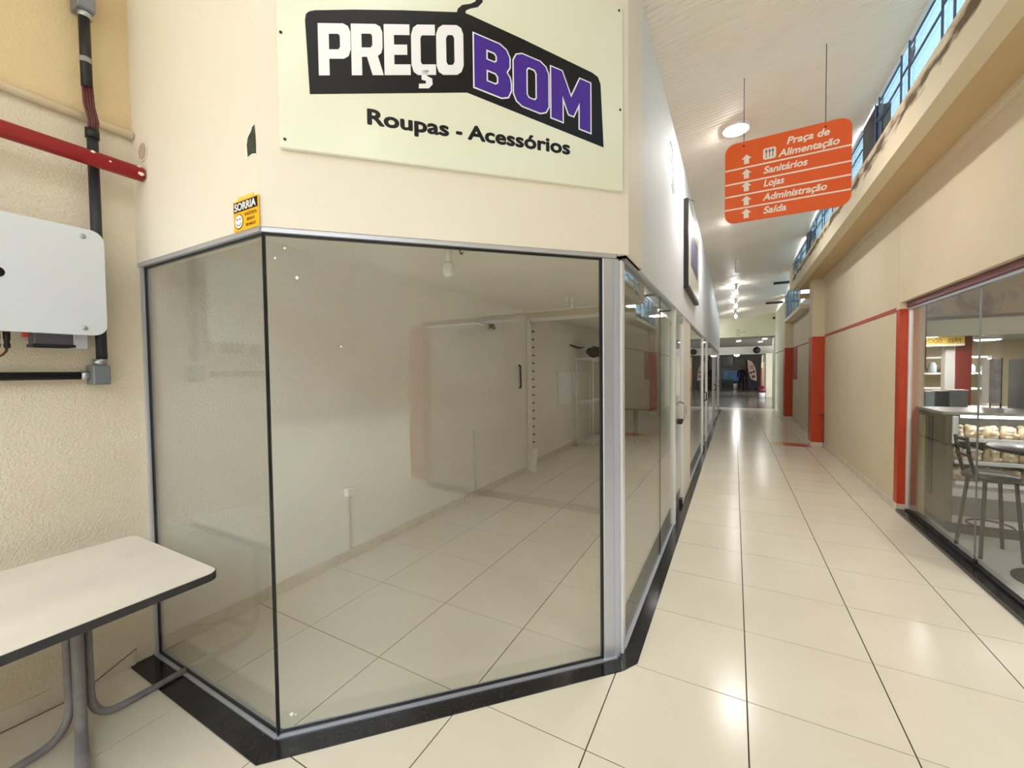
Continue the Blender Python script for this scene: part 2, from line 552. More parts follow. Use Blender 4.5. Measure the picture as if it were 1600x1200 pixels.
struct(box('trim_4', XC - 0.06, XC + 0.015, 5.23, 6.05, 0.0, FZ, cream))
next_shop(4, 6.05, 8.60, 8.60, 9.90)
struct(box('trim_5', XC - 0.06, XC + 0.015, 9.90, 10.2, 0.0, FZ, cream))
next_shop(5, 10.2, 13.0, 13.0, 14.3)
next_shop(6, 14.3, 16.4, 16.4, 17.6)
struct(box('trim_6', XC - 0.06, XC + 0.015, 17.6, 17.9, 0.0, 4.1, fascia_white))
# rear of the neighbouring shops, seen dimly through their glass
struct(box('wall_neighbour', -3.1, -2.95, 11.65, 18.0, -0.1, 2.9, mat('brown_panelling', (150, 112, 78), 0.6, var=0.2, vscale=2)))
struct(box('floor_neighbour', -3.1, -0.6, 11.65, 19.2, -0.1, -0.001, tile_m))
struct(box('ceiling_neighbour', -3.1, -0.6, 11.65, 18.0, 2.53, 2.62, ceil_in))
struct(box('wall_neighbour_end', -3.1, -0.55, 17.9, 18.05, -0.1, 4.2, pale))

# ---------------------------------------------------------------- black granite threshold
def slab(name, pts, h=0.005):
    bm = bmesh.new()
    prism_bm(bm, pts, 0.0, h)
    return obj(name, bm, granite, thr)
thr = struct(empty('trim_7', (-1.2, 1.5, 0)))
slab('granite_slab', [(XL + 0.001, 0.905), (-1.700, 0.905), (-1.752, 1.055), (XL + 0.001, 1.055)])
slab('granite_slab', [(-1.698, 0.905), (-0.512, 2.118), (-0.557, 2.26), (-1.750, 1.057)])
yy = 2.225
xo = -0.452
slab('granite_slab', [(-0.510, 2.120), (xo, 2.215), (xo, 3.6), (-0.57, 3.6), (-0.555, 2.262)])
yy = 3.602
while yy < 17.8:
    e = min(yy + 1.4, 17.85)
    slab('granite_slab', [(-0.57, yy), (xo, yy), (xo, e - 0.002), (-0.57, e - 0.002)])
    yy = e
thr2 = struct(empty('trim_8', (1.6, 3, 0)))
thr = thr2
yy = -1.0
while yy < 5.9:
    e = min(yy + 1.4, 5.92)
    slab('granite_slab', [(1.565, yy), (1.70, yy), (1.70, e - 0.002), (1.565, e - 0.002)], 0.03)
    yy = e

# ---------------------------------------------------------------- right wall with pilasters
def stained(name, base, dirt, z0, z1):
    m = bpy.data.materials.new(name)
    m.use_nodes = True
    nt = m.node_tree; b = nt.nodes['Principled BSDF']
    b.inputs['Roughness'].default_value = 0.85
    geo = nt.nodes.new('ShaderNodeNewGeometry')
    sep = nt.nodes.new('ShaderNodeSeparateXYZ')
    nt.links.new(geo.outputs['Position'], sep.inputs[0])
    mp = nt.nodes.new('ShaderNodeMapping'); mp.inputs['Scale'].default_value = (1, 2.2, 9)
    nt.links.new(geo.outputs['Position'], mp.inputs[0])
    n = nt.nodes.new('ShaderNodeTexNoise'); n.inputs['Scale'].default_value = 1.6; n.inputs['Detail'].default_value = 6
    nt.links.new(mp.outputs[0], n.inputs['Vector'])
    mr = nt.nodes.new('ShaderNodeMapRange')
    mr.inputs['From Min'].default_value = z0; mr.inputs['From Max'].default_value = z1
    mr.inputs['To Min'].default_value = 0.0; mr.inputs['To Max'].default_value = 2.0
    nt.links.new(sep.outputs[2], mr.inputs[0])
    pk = nt.nodes.new('ShaderNodeMath'); pk.operation = 'PINGPONG'; pk.inputs[1].default_value = 1.0
    nt.links.new(mr.outputs[0], pk.inputs[0])
    sc_ = nt.nodes.new('ShaderNodeMath'); sc_.operation = 'MULTIPLY_ADD'; sc_.inputs[1].default_value = 0.50; sc_.inputs[2].default_value = -0.27
    nt.links.new(pk.outputs[0], sc_.inputs[0])
    ad = nt.nodes.new('ShaderNodeMath'); ad.operation = 'ADD'
    nt.links.new(n.outputs['Fac'], ad.inputs[0]); nt.links.new(sc_.outputs[0], ad.inputs[1])
    r = nt.nodes.new('ShaderNodeValToRGB')
    r.color_ramp.elements[0].position = 0.50; r.color_ramp.elements[0].color = (*lin(base), 1)
    r.color_ramp.elements[1].position = 0.68; r.color_ramp.elements[1].color = (*lin(dirt), 1)
    nt.links.new(ad.outputs[0], r.inputs[0]); nt.links.new(r.outputs[0], b.inputs['Base Color'])
    return m
beam_m = stained('mould_stained_beam', (226, 214, 186), (104, 84, 56), 3.47, 3.71)
wr = struct(box('wall_right', 1.58, 1.80, 6.00, 19.0, -0.1, 3.36, beige))
struct(box('wall_right_bakery', 1.581, 1.80, -1.25, 6.0, 2.286, 3.36, beige))
struct(box('wall_right_rear', 1.40, 1.58, 16.0, 19.0, -0.1, 3.75, pale))
struct(box('wall_right_upper', 1.42, 1.75, 15.4, 16.0, 2.9, 3.9, pale))
# wall end and pilasters, red below 2.22 m
def pilaster(name, x0, x1, y0, y1, zt):
    r = struct(empty(name, ((x0 + x1) / 2, (y0 + y1) / 2, 0)))
    box('tile_plinth', x0 - 0.006, x1, y0 - 0.006, y1, 0.0, 0.085, bboard, r, 0.002)
    box('red_shaft', x0, x1, y0, y1, 0.085, 2.215, red_p, r)
    box('upper_shaft', x0, x1, y0, y1, 2.215, zt, beige, r)
    return r
pilaster('trim_9', 1.574, 1.66, 5.925, 6.04, 2.286)
pilaster('trim_10', 1.37, 1.58, 10.15, 10.55, 3.36)
pilaster('trim_11', 1.37, 1.58, 15.2, 15.6, 3.0)
struct(box('trim_12', 1.574, 1.58, 6.04, 10.15, 2.20, 2.245, red_stripe))
struct(box('trim_13', 1.574, 1.58, 10.55, 15.2, 2.19, 2.22, red_stripe))
struct(box('trim_14', 1.394, 1.40, 16.0, 19.0, 2.15, 2.18, mat('brown_stripe', (140, 110, 88), 0.6)))
struct(box('trim_15', 1.572, 1.58, 14.2, 15.2, 1.25, 2.19, mat('faded_pink_paint', (170, 96, 84), 0.6)))
skirting('baseboard_right', 1.566, 1.58, 6.04, 10.15, 0.6, 0.085)
skirting('baseboard_right_rear', 1.566, 1.58, 10.55, 15.2, 0.6, 0.085)
# soffit slab and stained upstand beam under the clerestory
struct(box('ceiling_soffit', 1.155, 1.80, -1.25, 11.4, 3.36, 3.46, soffit_m))
struct(box('trim_16', 1.15, 1.27, -1.25, 11.4, 3.352, 3.68, beam_m))
struct(prism('trim_17', [(1.53, -1.2), (1.58, -1.2), (1.58, 11.4), (1.53, 11.4)], 3.32, 3.36, beige))
# lower ledge beyond the soffit
struct(box('trim_18', 1.355, 1.66, 11.9, 15.35, 3.0, 3.09, mat('cream_ledge', (232, 222, 200), 0.7)))
struct(box('trim_19', 1.30, 1.58, 11.38, 11.55, 3.18, 3.28, soffit_m))

# ---------------------------------------------------------------- clerestory windows with ornamental bars
bar_m = mat('blue_grey_iron', (84, 92, 122), 0.5, metal=0.2)
scroll_m = mat('grey_iron_scroll', (120, 124, 130), 0.5, metal=0.2)
bar_w = mat('white_frame', (236, 238, 240), 0.5)
def ceil_z(x, y):
    z = 3.98 + 0.125 * (x - 0.3)
    if y > 8: z -= 0.033 * (y - 8)
    return z
WX = 1.158
def clerestory(n, y0, y1, x=WX, zb=3.68, zt=None, wide=0.57, narrow=0.17, ph=0.0):
    w = struct(empty('window_%d' % n, (x, (y0 + y1) / 2, zb)))
    if zt is None: zt = min(ceil_z(x, y0), ceil_z(x, y1)) + 0.002
    b = 0.0055
    h = zt - zb
    box('pane', x + 0.012, x + 0.016, y0, y1, zb, zt, skyglass, w)
    box('head_frame', x - 0.012, x + 0.012, y0, y1, zt - 0.02, zt, bar_w, w)
    y = y0 + ph
    k = 0
    while y < y1 - 0.05:
        wd = wide if k % 2 == 0 else narrow
        e = min(y + wd, y1)
        box('bar', x - b, x + b, e - b, e + b, zb, zt - 0.02, bar_m, w)
        if k % 2 == 0:
            box('bar', x - b, x + b, y, e, zb + h * 0.46 - b, zb + h * 0.46 + b, bar_m, w)
            box('bar', x - b, x + b, y, e, zb + h * 0.84 - b, zb + h * 0.84 + b, bar_m, w)
            # iron scroll near the top corner
            pts = []
            for q in range(26):
                t = q / 25
                a = t * 3.2 * PI
                rr = 0.055 * (1 - 0.75 * t)
                pts.append((x - 0.004, e - 0.075 + rr * math.cos(a), zb + h * 0.60 + rr * math.sin(a)))
            tube('scroll', pts, 0.005, scroll_m, w, 6)
            tube('scroll', arc((x - 0.004, e, zb + h * 0.46), (x - 0.004, e - 0.10, zb + h * 0.5), (x - 0.004, e - 0.13, zb + h * 0.84)), 0.005, scroll_m, w, 6)
        else:
            box('bar', x - b, x + b, y, e, zb + h * 0.52 - b, zb + h * 0.52 + b, bar_m, w)
        y = e
        k += 1
    return w
clerestory(7, -1.2, 1.18, ph=0.1)
clerestory(8, 1.22, 5.12, ph=0.25)
clerestory(9, 5.55, 9.15)
clerestory(10, 9.40, 11.25)
clerestory(11, 12.0, 15.2, x=1.38, zb=3.12, wide=0.5)
for n, (y0, y1) in enumerate(((5.12, 5.55), (9.15, 9.40))):
    struct(box('trim_%d' % (20 + n), 1.16, 1.27, y0, y1, 3.68, 4.06, black_m))
struct(box('wall_clerestory_end', 1.16, 1.75, 11.25, 12.0, 3.46, 3.96, beige))

# ---------------------------------------------------------------- ceiling of PVC planks across the corridor
ceil_root = struct(empty('ceiling', (0.3, 8, 3.95)))
def plank_mesh(x1):
    x0 = -0.62
    prof = [(0.002, 0.012), (0.002, 0.003), (0.005, 0.0), (0.046, 0.0), (0.049, 0.008), (0.052, 0.008), (0.055, 0.0), (0.095, 0.0), (0.098, 0.003), (0.098, 0.012)]
    bm = bmesh.new()
    a = [bm.verts.new((x0, p[0], p[1] + 0.125 * (x0 - 0.3))) for p in prof]
    c = [bm.verts.new((x1, p[0], p[1] + 0.125 * (x1 - 0.3))) for p in prof]
    for i in range(len(prof) - 1):
        bm.faces.new((a[i], a[i + 1], c[i + 1], c[i]))
    bm.faces.new((a[-1], a[0], c[0], c[-1]))
    me = bpy.data.meshes.new('ceiling_plank')
    bmesh.ops.recalc_face_normals(bm, faces=bm.faces)
    bm.to_mesh(me); bm.free()
    me.materials.append(pvc)
    return me
pm, pm2 = plank_mesh(1.162), plank_mesh(1.44)
y = -1.0
while y < 19.0:
    o = bpy.data.objects.new('ceiling_plank', pm if y < 11.3 else pm2)
    o.location = Vector((0, y, ceil_z(0.3, y + 0.05))) - WLOC[ceil_root.as_pointer()]
    link(o, ceil_root)
    y += 0.1
bm = bmesh.new()
for (ya, yb, xe) in ((-2.2, 8.0, 1.166), (8.0, 11.3, 1.166), (11.3, 19.0, 1.44)):
    q = []
    for (x, yq) in ((-0.7, ya), (xe, ya), (xe, yb), (-0.7, yb)):
        q.append((x, yq, ceil_z(x, yq) + 0.013))
    lo = [bm.verts.new(p) for p in q]; hi = [bm.verts.new((p[0], p[1], p[2] + 0.06)) for p in q]
    bm.faces.new(lo[::-1]); bm.faces.new(hi)
    for i in range(4): bm.faces.new((lo[i], lo[(i + 1) % 4], hi[(i + 1) % 4], hi[i]))
obj('roof_deck', bm, pvc, ceil_root)
struct(box('ceiling_entrance', -3.1, -0.62, -2.2, 2.6, 4.22, 4.32, pvc))

# ---------------------------------------------------------------- open area behind the camera (only seen in reflections)
struct(box('ceiling_bakery', 1.66, 6.4, -1.25, 10.5, 2.75, 2.85, ceil_in))
struct(box('wall_bakery_side', 6.3, 6.45, -1.25, 10.5, -0.1, 2.8, mat('grey_tile_wall', (170, 170, 166), 0.4, var=0.05)))
struct(box('wall_bakery_back', 1.80, 6.4, 10.4, 10.55, -0.1, 2.8, mat('bakery_back_wall', (212, 200, 164), 0.6, var=0.06)))
struct(box('wall_added_facade_opposite', -9.0, 12.0, -11.2, -11.0, -0.1, 7.2, mat('added_facade_brown', (186, 170, 146), 0.8, rgb2=(158, 140, 120), vscale=0.8)))  # building front added to fill the glass reflections and hold back sky
struct(box('wall_added_facade_side', 9.0, 9.2, -11.0, -1.3, -0.1, 7.0, mat('added_facade_brown', (150, 132, 110))))  # second added front, covering sky in the reflections
struct(box('floor_outdoor', -40, 40, -60, -9.0, -0.14, -0.02, mat('concrete_paving', (176, 172, 164), 0.8, var=0.1)))

# ---------------------------------------------------------------- corridor end and the hall beyond
struct(box('wall_end', -0.62, 1.60, 19.0, 19.15, 2.87, 4.0, pale))
hall_floor = struct(box('floor_hall', -6, 6, 19.2, 39, -0.12, 0.0, mat('grey_hall_tile', (142, 132, 122), 0.16, rgb2=(128, 118, 108), vscale=1.2)))
struct(box('floor_hall_step', -0.9, 1.6, 18.9, 20.9, -0.11, 0.004, mat('grey_strip_tile', (128, 124, 116), 0.18, var=0.05)))
struct(box('ceiling_hall', -6, 6, 19.15, 27.6, 2.87, 2.97, mat('hall_ceiling', (132, 124, 110), 0.8)))
struct(box('ceiling_hall_rear', -6, 6, 27.6, 39, 3.6, 3.7, mat('hall_ceiling_rear', (120, 116, 108), 0.8)))
struct(box('trim_22', -6, 6, 27.55, 27.75, 2.42, 2.90, mat('hall_header', (230, 222, 206), 0.7)))
struct(box('wall_hall_back', -6, 6, 37.6, 37.75, -0.1, 3.7, mat('hall_back_wall', (140, 134, 122), 0.7, var=0.06)))
struct(box('wall_hall_left', -6.1, -6, 19, 38, -0.1, 3.7, pale))
struct(box('wall_hall_right', 2.30, 2.45, 27.7, 38, -0.1, 3.7, mat('hall_side_wall', (150, 140, 124), 0.7)))
struct(box('wall_hall_pier', 1.52, 2.30, 26.4, 31.0, 0.0, 2.42, mat('cream_pier', (238, 224, 196), 0.7)))
struct(box('trim_23', 1.40, 1.60, 19.0, 20.4, 0.0, 2.87, mat('grey_green_pier', (170, 166, 146), 0.7, var=0.1)))
for k, yb in enumerate((29.6, 30.3, 30.85)):
    struct(box('trim_%d' % (24 + k), 1.50, 1.52, yb, yb + 0.12, 0.0, 1.62, red_p))
for k, yb in enumerate((27.2, 28.3, 30.3)):
    struct(box('trim_%d' % (27 + k), 1.505, 1.52, yb, yb + 0.14, 1.95, 2.42, mat('dark_slot', (70, 60, 54), 0.6)))


# ================================================================== OBJECTS
# ---------------------------------------------------------------- big shop sign on the chamfered fascia
ex, nn = Vector((1, 1, 0)).normalized(), Vector((1, -1, 0)).normalized()
SO = Vector((-1.668, -1.668 + F45, 0)) + nn * 0.001
sign = thing('shop_sign', SO + ex * 0.8 + Vector((0, 0, 2.52)), 'large pale shop sign board with black hanger logo above the glass corner', 'sign')
sw = frame_mw(SO + nn * 0.010, ex, nn)
bm = bmesh.new()
bbox(bm, 0.0, 1.606, 2.527, 3.462, -0.010, 0.010, 0.002)
for v in bm.verts: v.co = sw @ v.co
obj('board', bm, mat('pale_green_sign_panel', (230, 231, 212), 0.22, spec=0.5, rgb2=(228, 230, 212), vscale=1.0), sign)
ink = mat('black_vinyl', (16, 12, 14), 0.35, spec=0.3)
white_v = mat('white_vinyl', (240, 240, 246), 0.3)
purple = mat('purple_vinyl', (72, 40, 152), 0.35, spec=0.3)
sf = shift(sw, 0, 0, 0.0105)
blk = [(0.119, 2.760), (0.108, 3.060), (0.112, 3.085), (0.124, 3.098), (0.147, 3.108), (0.299, 3.146), (0.5, 3.190), (0.744, 3.238),
       (0.749, 3.255), (0.769, 3.276), (0.809, 3.291), (0.832, 3.307), (0.836, 3.324), (0.832, 3.345), (0.815, 3.362), (0.79, 3.368), (0.765, 3.362), (0.745, 3.345), (0.735, 3.352),
       (0.755, 3.385), (0.79, 3.398), (0.825, 3.392), (0.853, 3.370), (0.867, 3.340), (0.866, 3.312), (0.843, 3.284), (0.809, 3.270), (0.788, 3.257), (0.784, 3.243),
       (0.814, 3.238), (1.059, 3.186), (1.43, 3.098), (1.462, 3.083), (1.477, 3.050), (1.493, 2.734), (0.786, 2.885)]
hang = flat_shape('hanger_silhouette', [blk], sf, ink, sign, 0.001)
GL = {
 'P': [[(0, 0), (0, 1), (.78, 1), (.93, .95), (1, .84), (1, .50), (.93, .37), (.78, .32), (.33, .32), (.33, 0)], [(.33, .50), (.33, .80), (.62, .80), (.67, .76), (.67, .55), (.62, .50)]],
 'R': [[(0, 0), (0, 1), (.78, 1), (.93, .95), (1, .84), (1, .54), (.95, .43), (.84, .38), (1.02, 0), (.66, 0), (.49, .36), (.33, .36), (.33, 0)], [(.33, .54), (.33, .81), (.62, .81), (.67, .77), (.67, .59), (.62, .54)]],
 'E': [[(0, 0), (0, 1), (.98, 1), (.98, .79), (.38, .79), (.38, .60), (.88, .60), (.88, .40), (.38, .40), (.38, .21), (1, .21), (1, 0)]],
 'C': [[(.26, 0), (.09, .06), (0, .2), (0, .8), (.09, .94), (.26, 1), (.98, 1), (.98, .79), (.44, .79), (.38, .74), (.38, .26), (.44, .21), (1, .21), (1, 0)]],
 'O': [[(.24, 0), (.08, .06), (0, .18), (0, .82), (.08, .94), (.24, 1), (.76, 1), (.92, .94), (1, .82), (1, .18), (.92, .06), (.76, 0)], [(.42, .2), (.36, .26), (.36, .74), (.42, .8), (.60, .8), (.66, .74), (.66, .26), (.60, .2)]],
 'B': [[(0, 0), (0, 1), (.70, 1), (.88, .94), (.97, .82), (.97, .64), (.88, .52), (.97, .44), (1, .34), (1, .2), (.92, .06), (.74, 0)], [(.33, .61), (.33, .80), (.56, .80), (.62, .75), (.62, .66), (.56, .61)], [(.33, .2), (.33, .42), (.58, .42), (.65, .37), (.65, .25), (.58, .2)]],
 'M': [[(0, 0), (0, 1), (.27, 1), (.5, .55), (.73, 1), (1, 1), (1, 0), (.72, 0), (.72, .52), (.56, .2), (.44, .2), (.28, .52), (.28, 0)]],
}
def quad_map(sl, sr, zl, zr):
    def f(s, t):
        k = (s - sl) / (sr - sl)
        b = zl[0] + (zr[0] - zl[0]) * k
        h = zl[1] + (zr[1] - zl[1]) * k
        return (s, b + (h - b) * t)
    return f
q1 = quad_map(0.156, 0.772, (2.843, 3.057), (2.962, 3.185))
for g, a, b in (('P', .156, .284), ('R', .286, .415), ('E', .421, .533), ('C', .537, .645), ('O', .648, .772)):
    flat_shape('letter', [[q1(a + (b - a) * p[0], p[1]) for p in lp] for lp in GL[g]], shift(sf, 0, 0, 0.001), white_v, hang, 0.001)
flat_shape('letter', [[(.580, 2.945), (.612, 2.951), (.604, 2.925), (.627, 2.918), (.629, 2.893), (.612, 2.872), (.567, 2.864), (.568, 2.884), (.598, 2.890), (.600, 2.902), (.580, 2.905)]], shift(sf, 0, 0, 0.001), white_v, hang, 0.001)
q2 = quad_map(0.815, 1.426, (2.918, 3.160), (2.795, 3.040))
for g, a, b in (('B', .822, .998), ('O', 1.014, 1.190), ('M', 1.206, 1.418)):
    lp_ = [[q2(a + (b - a) * p[0], p[1]) for p in lp] for lp in GL[g]]
    flat_shape('letter_outline', lp_, shift(sf, 0, 0, 0.001), white_v, hang, 0.001, offset=0.0065)
    flat_shape('letter', lp_, shift(sf, 0, 0, 0.002), purple, hang, 0.001)
for tx, s0, wd in (('Roupas', 0.343, 0.356), ('-', 0.735, 0.030), ('Acess\u00f3rios', 0.794, 0.520)):
    lettering('tagline_word', tx, shift(sf, s0 - 0.004, 2.674, 0), ink, sign, 0.092, wd, 0.0032)
for s, z in ((0.004 + 0.012, 2.99), (1.59, 2.94), (0.02, 2.56), (1.585, 3.44)):
    q = sw @ Vector((s, z, 0.010))
    bm = bmesh.new()
    lathe_bm(bm, [(0.006, -0.002), (0.006, 0.002), (0.003, 0.004)], (0, 0, 0), 8)
    for v in bm.verts: v.co = sw @ (Vector((s, z, 0.011)) + v.co)
    obj('screw', bm, dark_m, sign)

# ---------------------------------------------------------------- yellow camera notice
so = thing('camera_notice', (-1.82, 1.0, 2.205), 'small yellow and black notice reading SORRIA with smiley above the corner', 'sign')
cw = frame_mw((-1.913, 1.0045, 2.204), (1, 0, 0), (0, -1, 0))
yel = mat('yellow_plastic', (247, 186, 12), 0.35)
bm = bmesh.new(); bbox(bm, 0, 0.187, 0, 0.128, 0, 0.004, 0.001)
for v in bm.verts: v.co = cw @ v.co
obj('plate', bm, yel, so)
flat_shape('hanging_tab', [[(0.03, 0.128), (0.035, 0.142), (0.15, 0.142), (0.155, 0.128)]], shift(cw, 0, 0, 0.002), mat('pale_yellow_plastic', (236, 208, 96), 0.4), so, 0.003)
band = flat_shape('black_band', [[(0.006, 0.080), (0.006, 0.122), (0.181, 0.122), (0.181, 0.080)]], shift(cw, 0, 0, 0.0045), ink, so, 0.0008)
lettering('title', 'SORRIA', shift(cw, 0.012, 0.086, 0.0055), white_v, band, 0.044, 0.158, 0.0011)
dot = lambda cx, cy, r, n=20: [(cx + r * math.cos(2 * PI * k / n), cy + r * math.sin(2 * PI * k / n)) for k in range(n)]
fring = flat_shape('face_ring', [dot(0.042, 0.040, 0.032)], shift(cw, 0, 0, 0.0045), ink, so, 0.0008)
flat_shape('face', [dot(0.042, 0.040, 0.0285)], shift(cw, 0, 0, 0.0052), white_v, fring, 0.0008)
for dx in (-0.010, 0.010):
    flat_shape('eye', [dot(0.042 + dx, 0.049, 0.0042, 10)], shift(cw, 0, 0, 0.006), ink, fring, 0.0006)
sm = [(0.042 + 0.019 * math.cos(a), 0.040 + 0.019 * math.sin(a)) for a in [PI * (1.12 + 0.76 * k / 10) for k in range(11)]]
sm += [(0.042 + 0.016 * math.cos(a), 0.040 + 0.016 * math.sin(a)) for a in [PI * (1.88 - 0.76 * k / 10) for k in range(11)]]
flat_shape('smile', [sm], shift(cw, 0, 0, 0.006), ink, fring, 0.0006)
brown_ink = mat('brown_ink', (96, 60, 16), 0.5)
for k, tx in enumerate(('VOC\u00ca EST\u00c1', 'SENDO', 'FILMADO')):
    lettering('small_text', tx, shift(cw, 0.130, 0.056 - 0.022 * k, 0.0048), brown_ink, so, 0.0175, None, 0.0003, 0, 'CENTER', 0.0006)

# ---------------------------------------------------------------- orange hanging direction sign
SY = 3.90
hs = thing('hanging_sign', (0.338, SY, 2.795), 'orange hanging direction sign with white arrows below the corridor ceiling', 'sign')
hw = frame_mw((-0.078, SY - 0.006, 2.795), (1, 0, 0), (0, -1, 0))
W_, H_ = 0.830, 0.645
def rrect(w, h, r, n=6):
    p = []
    for (cx, cy, a0) in ((w - r, r, -PI / 2), (w - r, h - r, 0), (r, h - r, PI / 2), (r, r, PI)):
        p += [(cx + r * math.cos(a0 + PI / 2 * k / n), cy + r * math.sin(a0 + PI / 2 * k / n)) for k in range(n + 1)]
    return p
orange = mat('orange_sign_paint', (238, 96, 34), 0.4)
hpan = flat_shape('panel', [rrect(W_, H_, 0.075)], shift(hw, 0, 0, -0.006), orange, hs, 0.011)
whl = mat('white_sign_paint', (248, 236, 224), 0.4)
hf = shift(hw, 0, 0, 0.0005)
lines = [(0.498, 0.500), (0.390, 0.398), (0.288, 0.292), (0.185, 0.190)]
lines = [(0.434, 0.440), (0.318, 0.326), (0.218, 0.226), (0.112, 0.116)]
for zl, zr in lines:
    flat_shape('divider', [[(0.002, zl - 0.006), (W_ - 0.002, zl - 0.006), (W_ - 0.002, zl + 0.006), (0.002, zl + 0.006)]], hf, whl, hpan, 0.001)
def arrow(x, z, s=0.075):
    return [(x - 0.018, z), (x + 0.018, z), (x + 0.018, z + s * .55), (x + 0.036, z + s * .55), (x, z + s), (x - 0.036, z + s * .55), (x - 0.018, z + s * .55)]
for z in (0.462, 0.345, 0.243, 0.130, 0.026):
    flat_shape('arrow', [arrow(0.155, z)], hf, whl, hpan, 0.001)
TX = [('Pra\u00e7a de', 0.425, 0.545, 0.270), ('Alimenta\u00e7\u00e3o', 0.375, 0.462, 0.385), ('Sanit\u00e1rios', 0.272, 0.355, 0.290), ('Lojas', 0.272, 0.252, 0.140), ('Administra\u00e7\u00e3o', 0.272, 0.142, 0.415), ('Sa\u00edda', 0.272, 0.038, 0.155)]
for tx, x, z, w in TX:
    lettering('text', tx, shift(hf, x, z, 0), whl, hpan, 0.075, w, 0.0022, 0.22)
flat_shape('pictogram_tile', [[(p[0] + 0.270, p[1] + 0.462) for p in rrect(0.088, 0.088, 0.016)]], hf, whl, hpan, 0.001)
for k in range(3):
    x = 0.292 + 0.022 * k
    flat_shape('cutlery', [[(x - 0.003, 0.475), (x + 0.003, 0.475), (x + 0.003, 0.51), (x + 0.007, 0.518), (x + 0.007, 0.538), (x - 0.007, 0.538), (x - 0.007, 0.518), (x - 0.003, 0.51)]], shift(hf, 0, 0, 0.0008), mat('grey_ink', (150, 120, 120), 0.5), hpan, 0.0006)
for x in (0.058, 0.594):
    tube('wire', [(x, SY, 2.795 + H_ - 0.035), (x, SY, ceil_z(x, SY) + 0.004)], 0.0028, dark_m, hs, 6)
    lathe('grommet', [(0.007, -0.002), (0.007, 0.002)], (x, SY - 0.006, 2.795 + H_ - 0.035), dark_m, hs, 8, 'y')

# ---------------------------------------------------------------- framed box sign on the corridor fascia
fb = thing('box_sign', (-0.46, 6.0, 2.5), 'black edged box sign with purple and grey panels on the corridor fascia', 'sign')
box('case', -0.515, -0.465, 5.05, 6.6, 2.52, 3.52, black_m, fb, 0.004)
fpn = box('face_panel', -0.465, -0.462, 5.09, 6.56, 2.56, 3.48, mat('off_white_panel', (226, 220, 208), 0.35), fb)
box('purple_panel', -0.462, -0.4605, 5.35, 6.3, 2.92, 3.20, mat('lilac_print', (128, 112, 164), 0.4), fpn)
for za, zb_ in ((3.20, 3.28), (2.82, 2.92)):
    box('grey_band', -0.462, -0.4605, 5.35, 6.3, za, zb_, mat('dark_grey_print', (96, 86, 92), 0.4), fpn)
tube('stay_wire', [(-0.515, 5.3, 3.62), (-0.42, 5.2, 3.52)], 0.003, dark_m, fb, 6)

# ---------------------------------------------------------------- wall equipment on the left
inv = thing('solar_inverter', (-2.79, 0.4, 1.79), 'pale grey inverter box with rounded corners mounted on the beige wall', 'inverter')
bm = bmesh.new()
lp = [(p[0], p[1]) for p in rrect(0.72, 0.50, 0.05, 5)]
fw = frame_mw((-2.71, 0.095, 1.784), (0, 1, 0), (1, 0, 0))
flat_shape('cover', [lp], shift(fw, 0, 0, 0.0), white_sat, inv, 0.03)
box('housing', -2.885, -2.725, 0.14, 0.785, 1.80, 2.265, mat('inverter_side', (196, 200, 206), 0.4), inv, 0.01)
for yq, zq in ((0.742, 2.247), (0.735, 1.815), (0.16, 2.247), (0.16, 1.815)):
    bm = bmesh.new()
    lathe_bm(bm, [(0.011, 0), (0.011, 0.003), (0.006, 0.006)], (-2.695, yq, zq), 12, 'x')
    obj('screw', bm, mat('zinc', (176, 178, 180), 0.3, metal=0.8), inv, True)
flat_shape('logo_mark', [dot(0.385, 0.245, 0.022)], shift(fw, 0, 0, 0.0155), ink, inv, 0.001)
box('terminal_block', -2.86, -2.77, 0.59, 0.76, 1.725, 1.80, mat('grey_terminal', (92, 92, 104), 0.5), inv, 0.004)
box('terminal_rail', -2.86, -2.762, 0.585, 0.72, 1.725, 1.738, black_m, inv)
box('bracket', -2.86, -2.765, 0.715, 0.765, 1.722, 1.80, mat('bracket_grey', (186, 190, 200), 0.4), inv, 0.004)
box('red_switch', -2.80, -2.775, 0.56, 0.575, 1.765, 1.80, mat('red_plastic', (206, 62, 44), 0.4), inv, 0.002)
for yq in (0.487, 0.515):
    cn = lathe('cable_connector', [(0.009, -0.075), (0.011, -0.06), (0.008, -0.05), (0.011, -0.03), (0.011, 0.03)], (-2.79, yq, 1.79), black_m, inv, 10)
    tube('cable', arc((-2.79, yq, 1.72), (-2.79, yq, 1.66), (-2.80, yq - 0.12, 1.655)), 0.0045, mat('red_black_cable', (92, 48, 36), 0.5), cn, 6)
# conduits
vc = thing('vertical_conduit', (-2.85, 0.82, 1.62), 'black vertical conduit running down the beige wall behind the inverter', 'conduit')
tube('upper_tube', [(-2.825, 0.816, 3.355), (-2.825, 0.816, 3.02)], 0.022, black_m, vc, 12)
tube('tape_band', [(-2.825, 0.816, 3.16), (-2.825, 0.816, 3.135)], 0.0235, mat('grey_tape', (150, 146, 140), 0.6), vc, 12)
tube('lower_tube', [(-2.825, 0.828, 2.80), (-2.825, 0.828, 1.676)], 0.022, mat('dark_blue_grey_tube', (36, 40, 48), 0.5), vc, 12)
tube('coupling', [(-2.825, 0.828, 2.82), (-2.825, 0.828, 2.775)], 0.027, black_m, vc, 12)
for k in range(4):
    d = (k - 1.5) * 0.009
    tube('loose_cable', [(-2.82 + d * .4, 0.816 + d, 3.03), (-2.815 - d * .3, 0.818 + d * 1.3, 2.93), (-2.82 + d * .3, 0.834 + d, 2.86), (-2.82, 0.828 + d, 2.80)], 0.0065, mat('dark_red_cable', (92, 40, 42), 0.5), vc, 7)
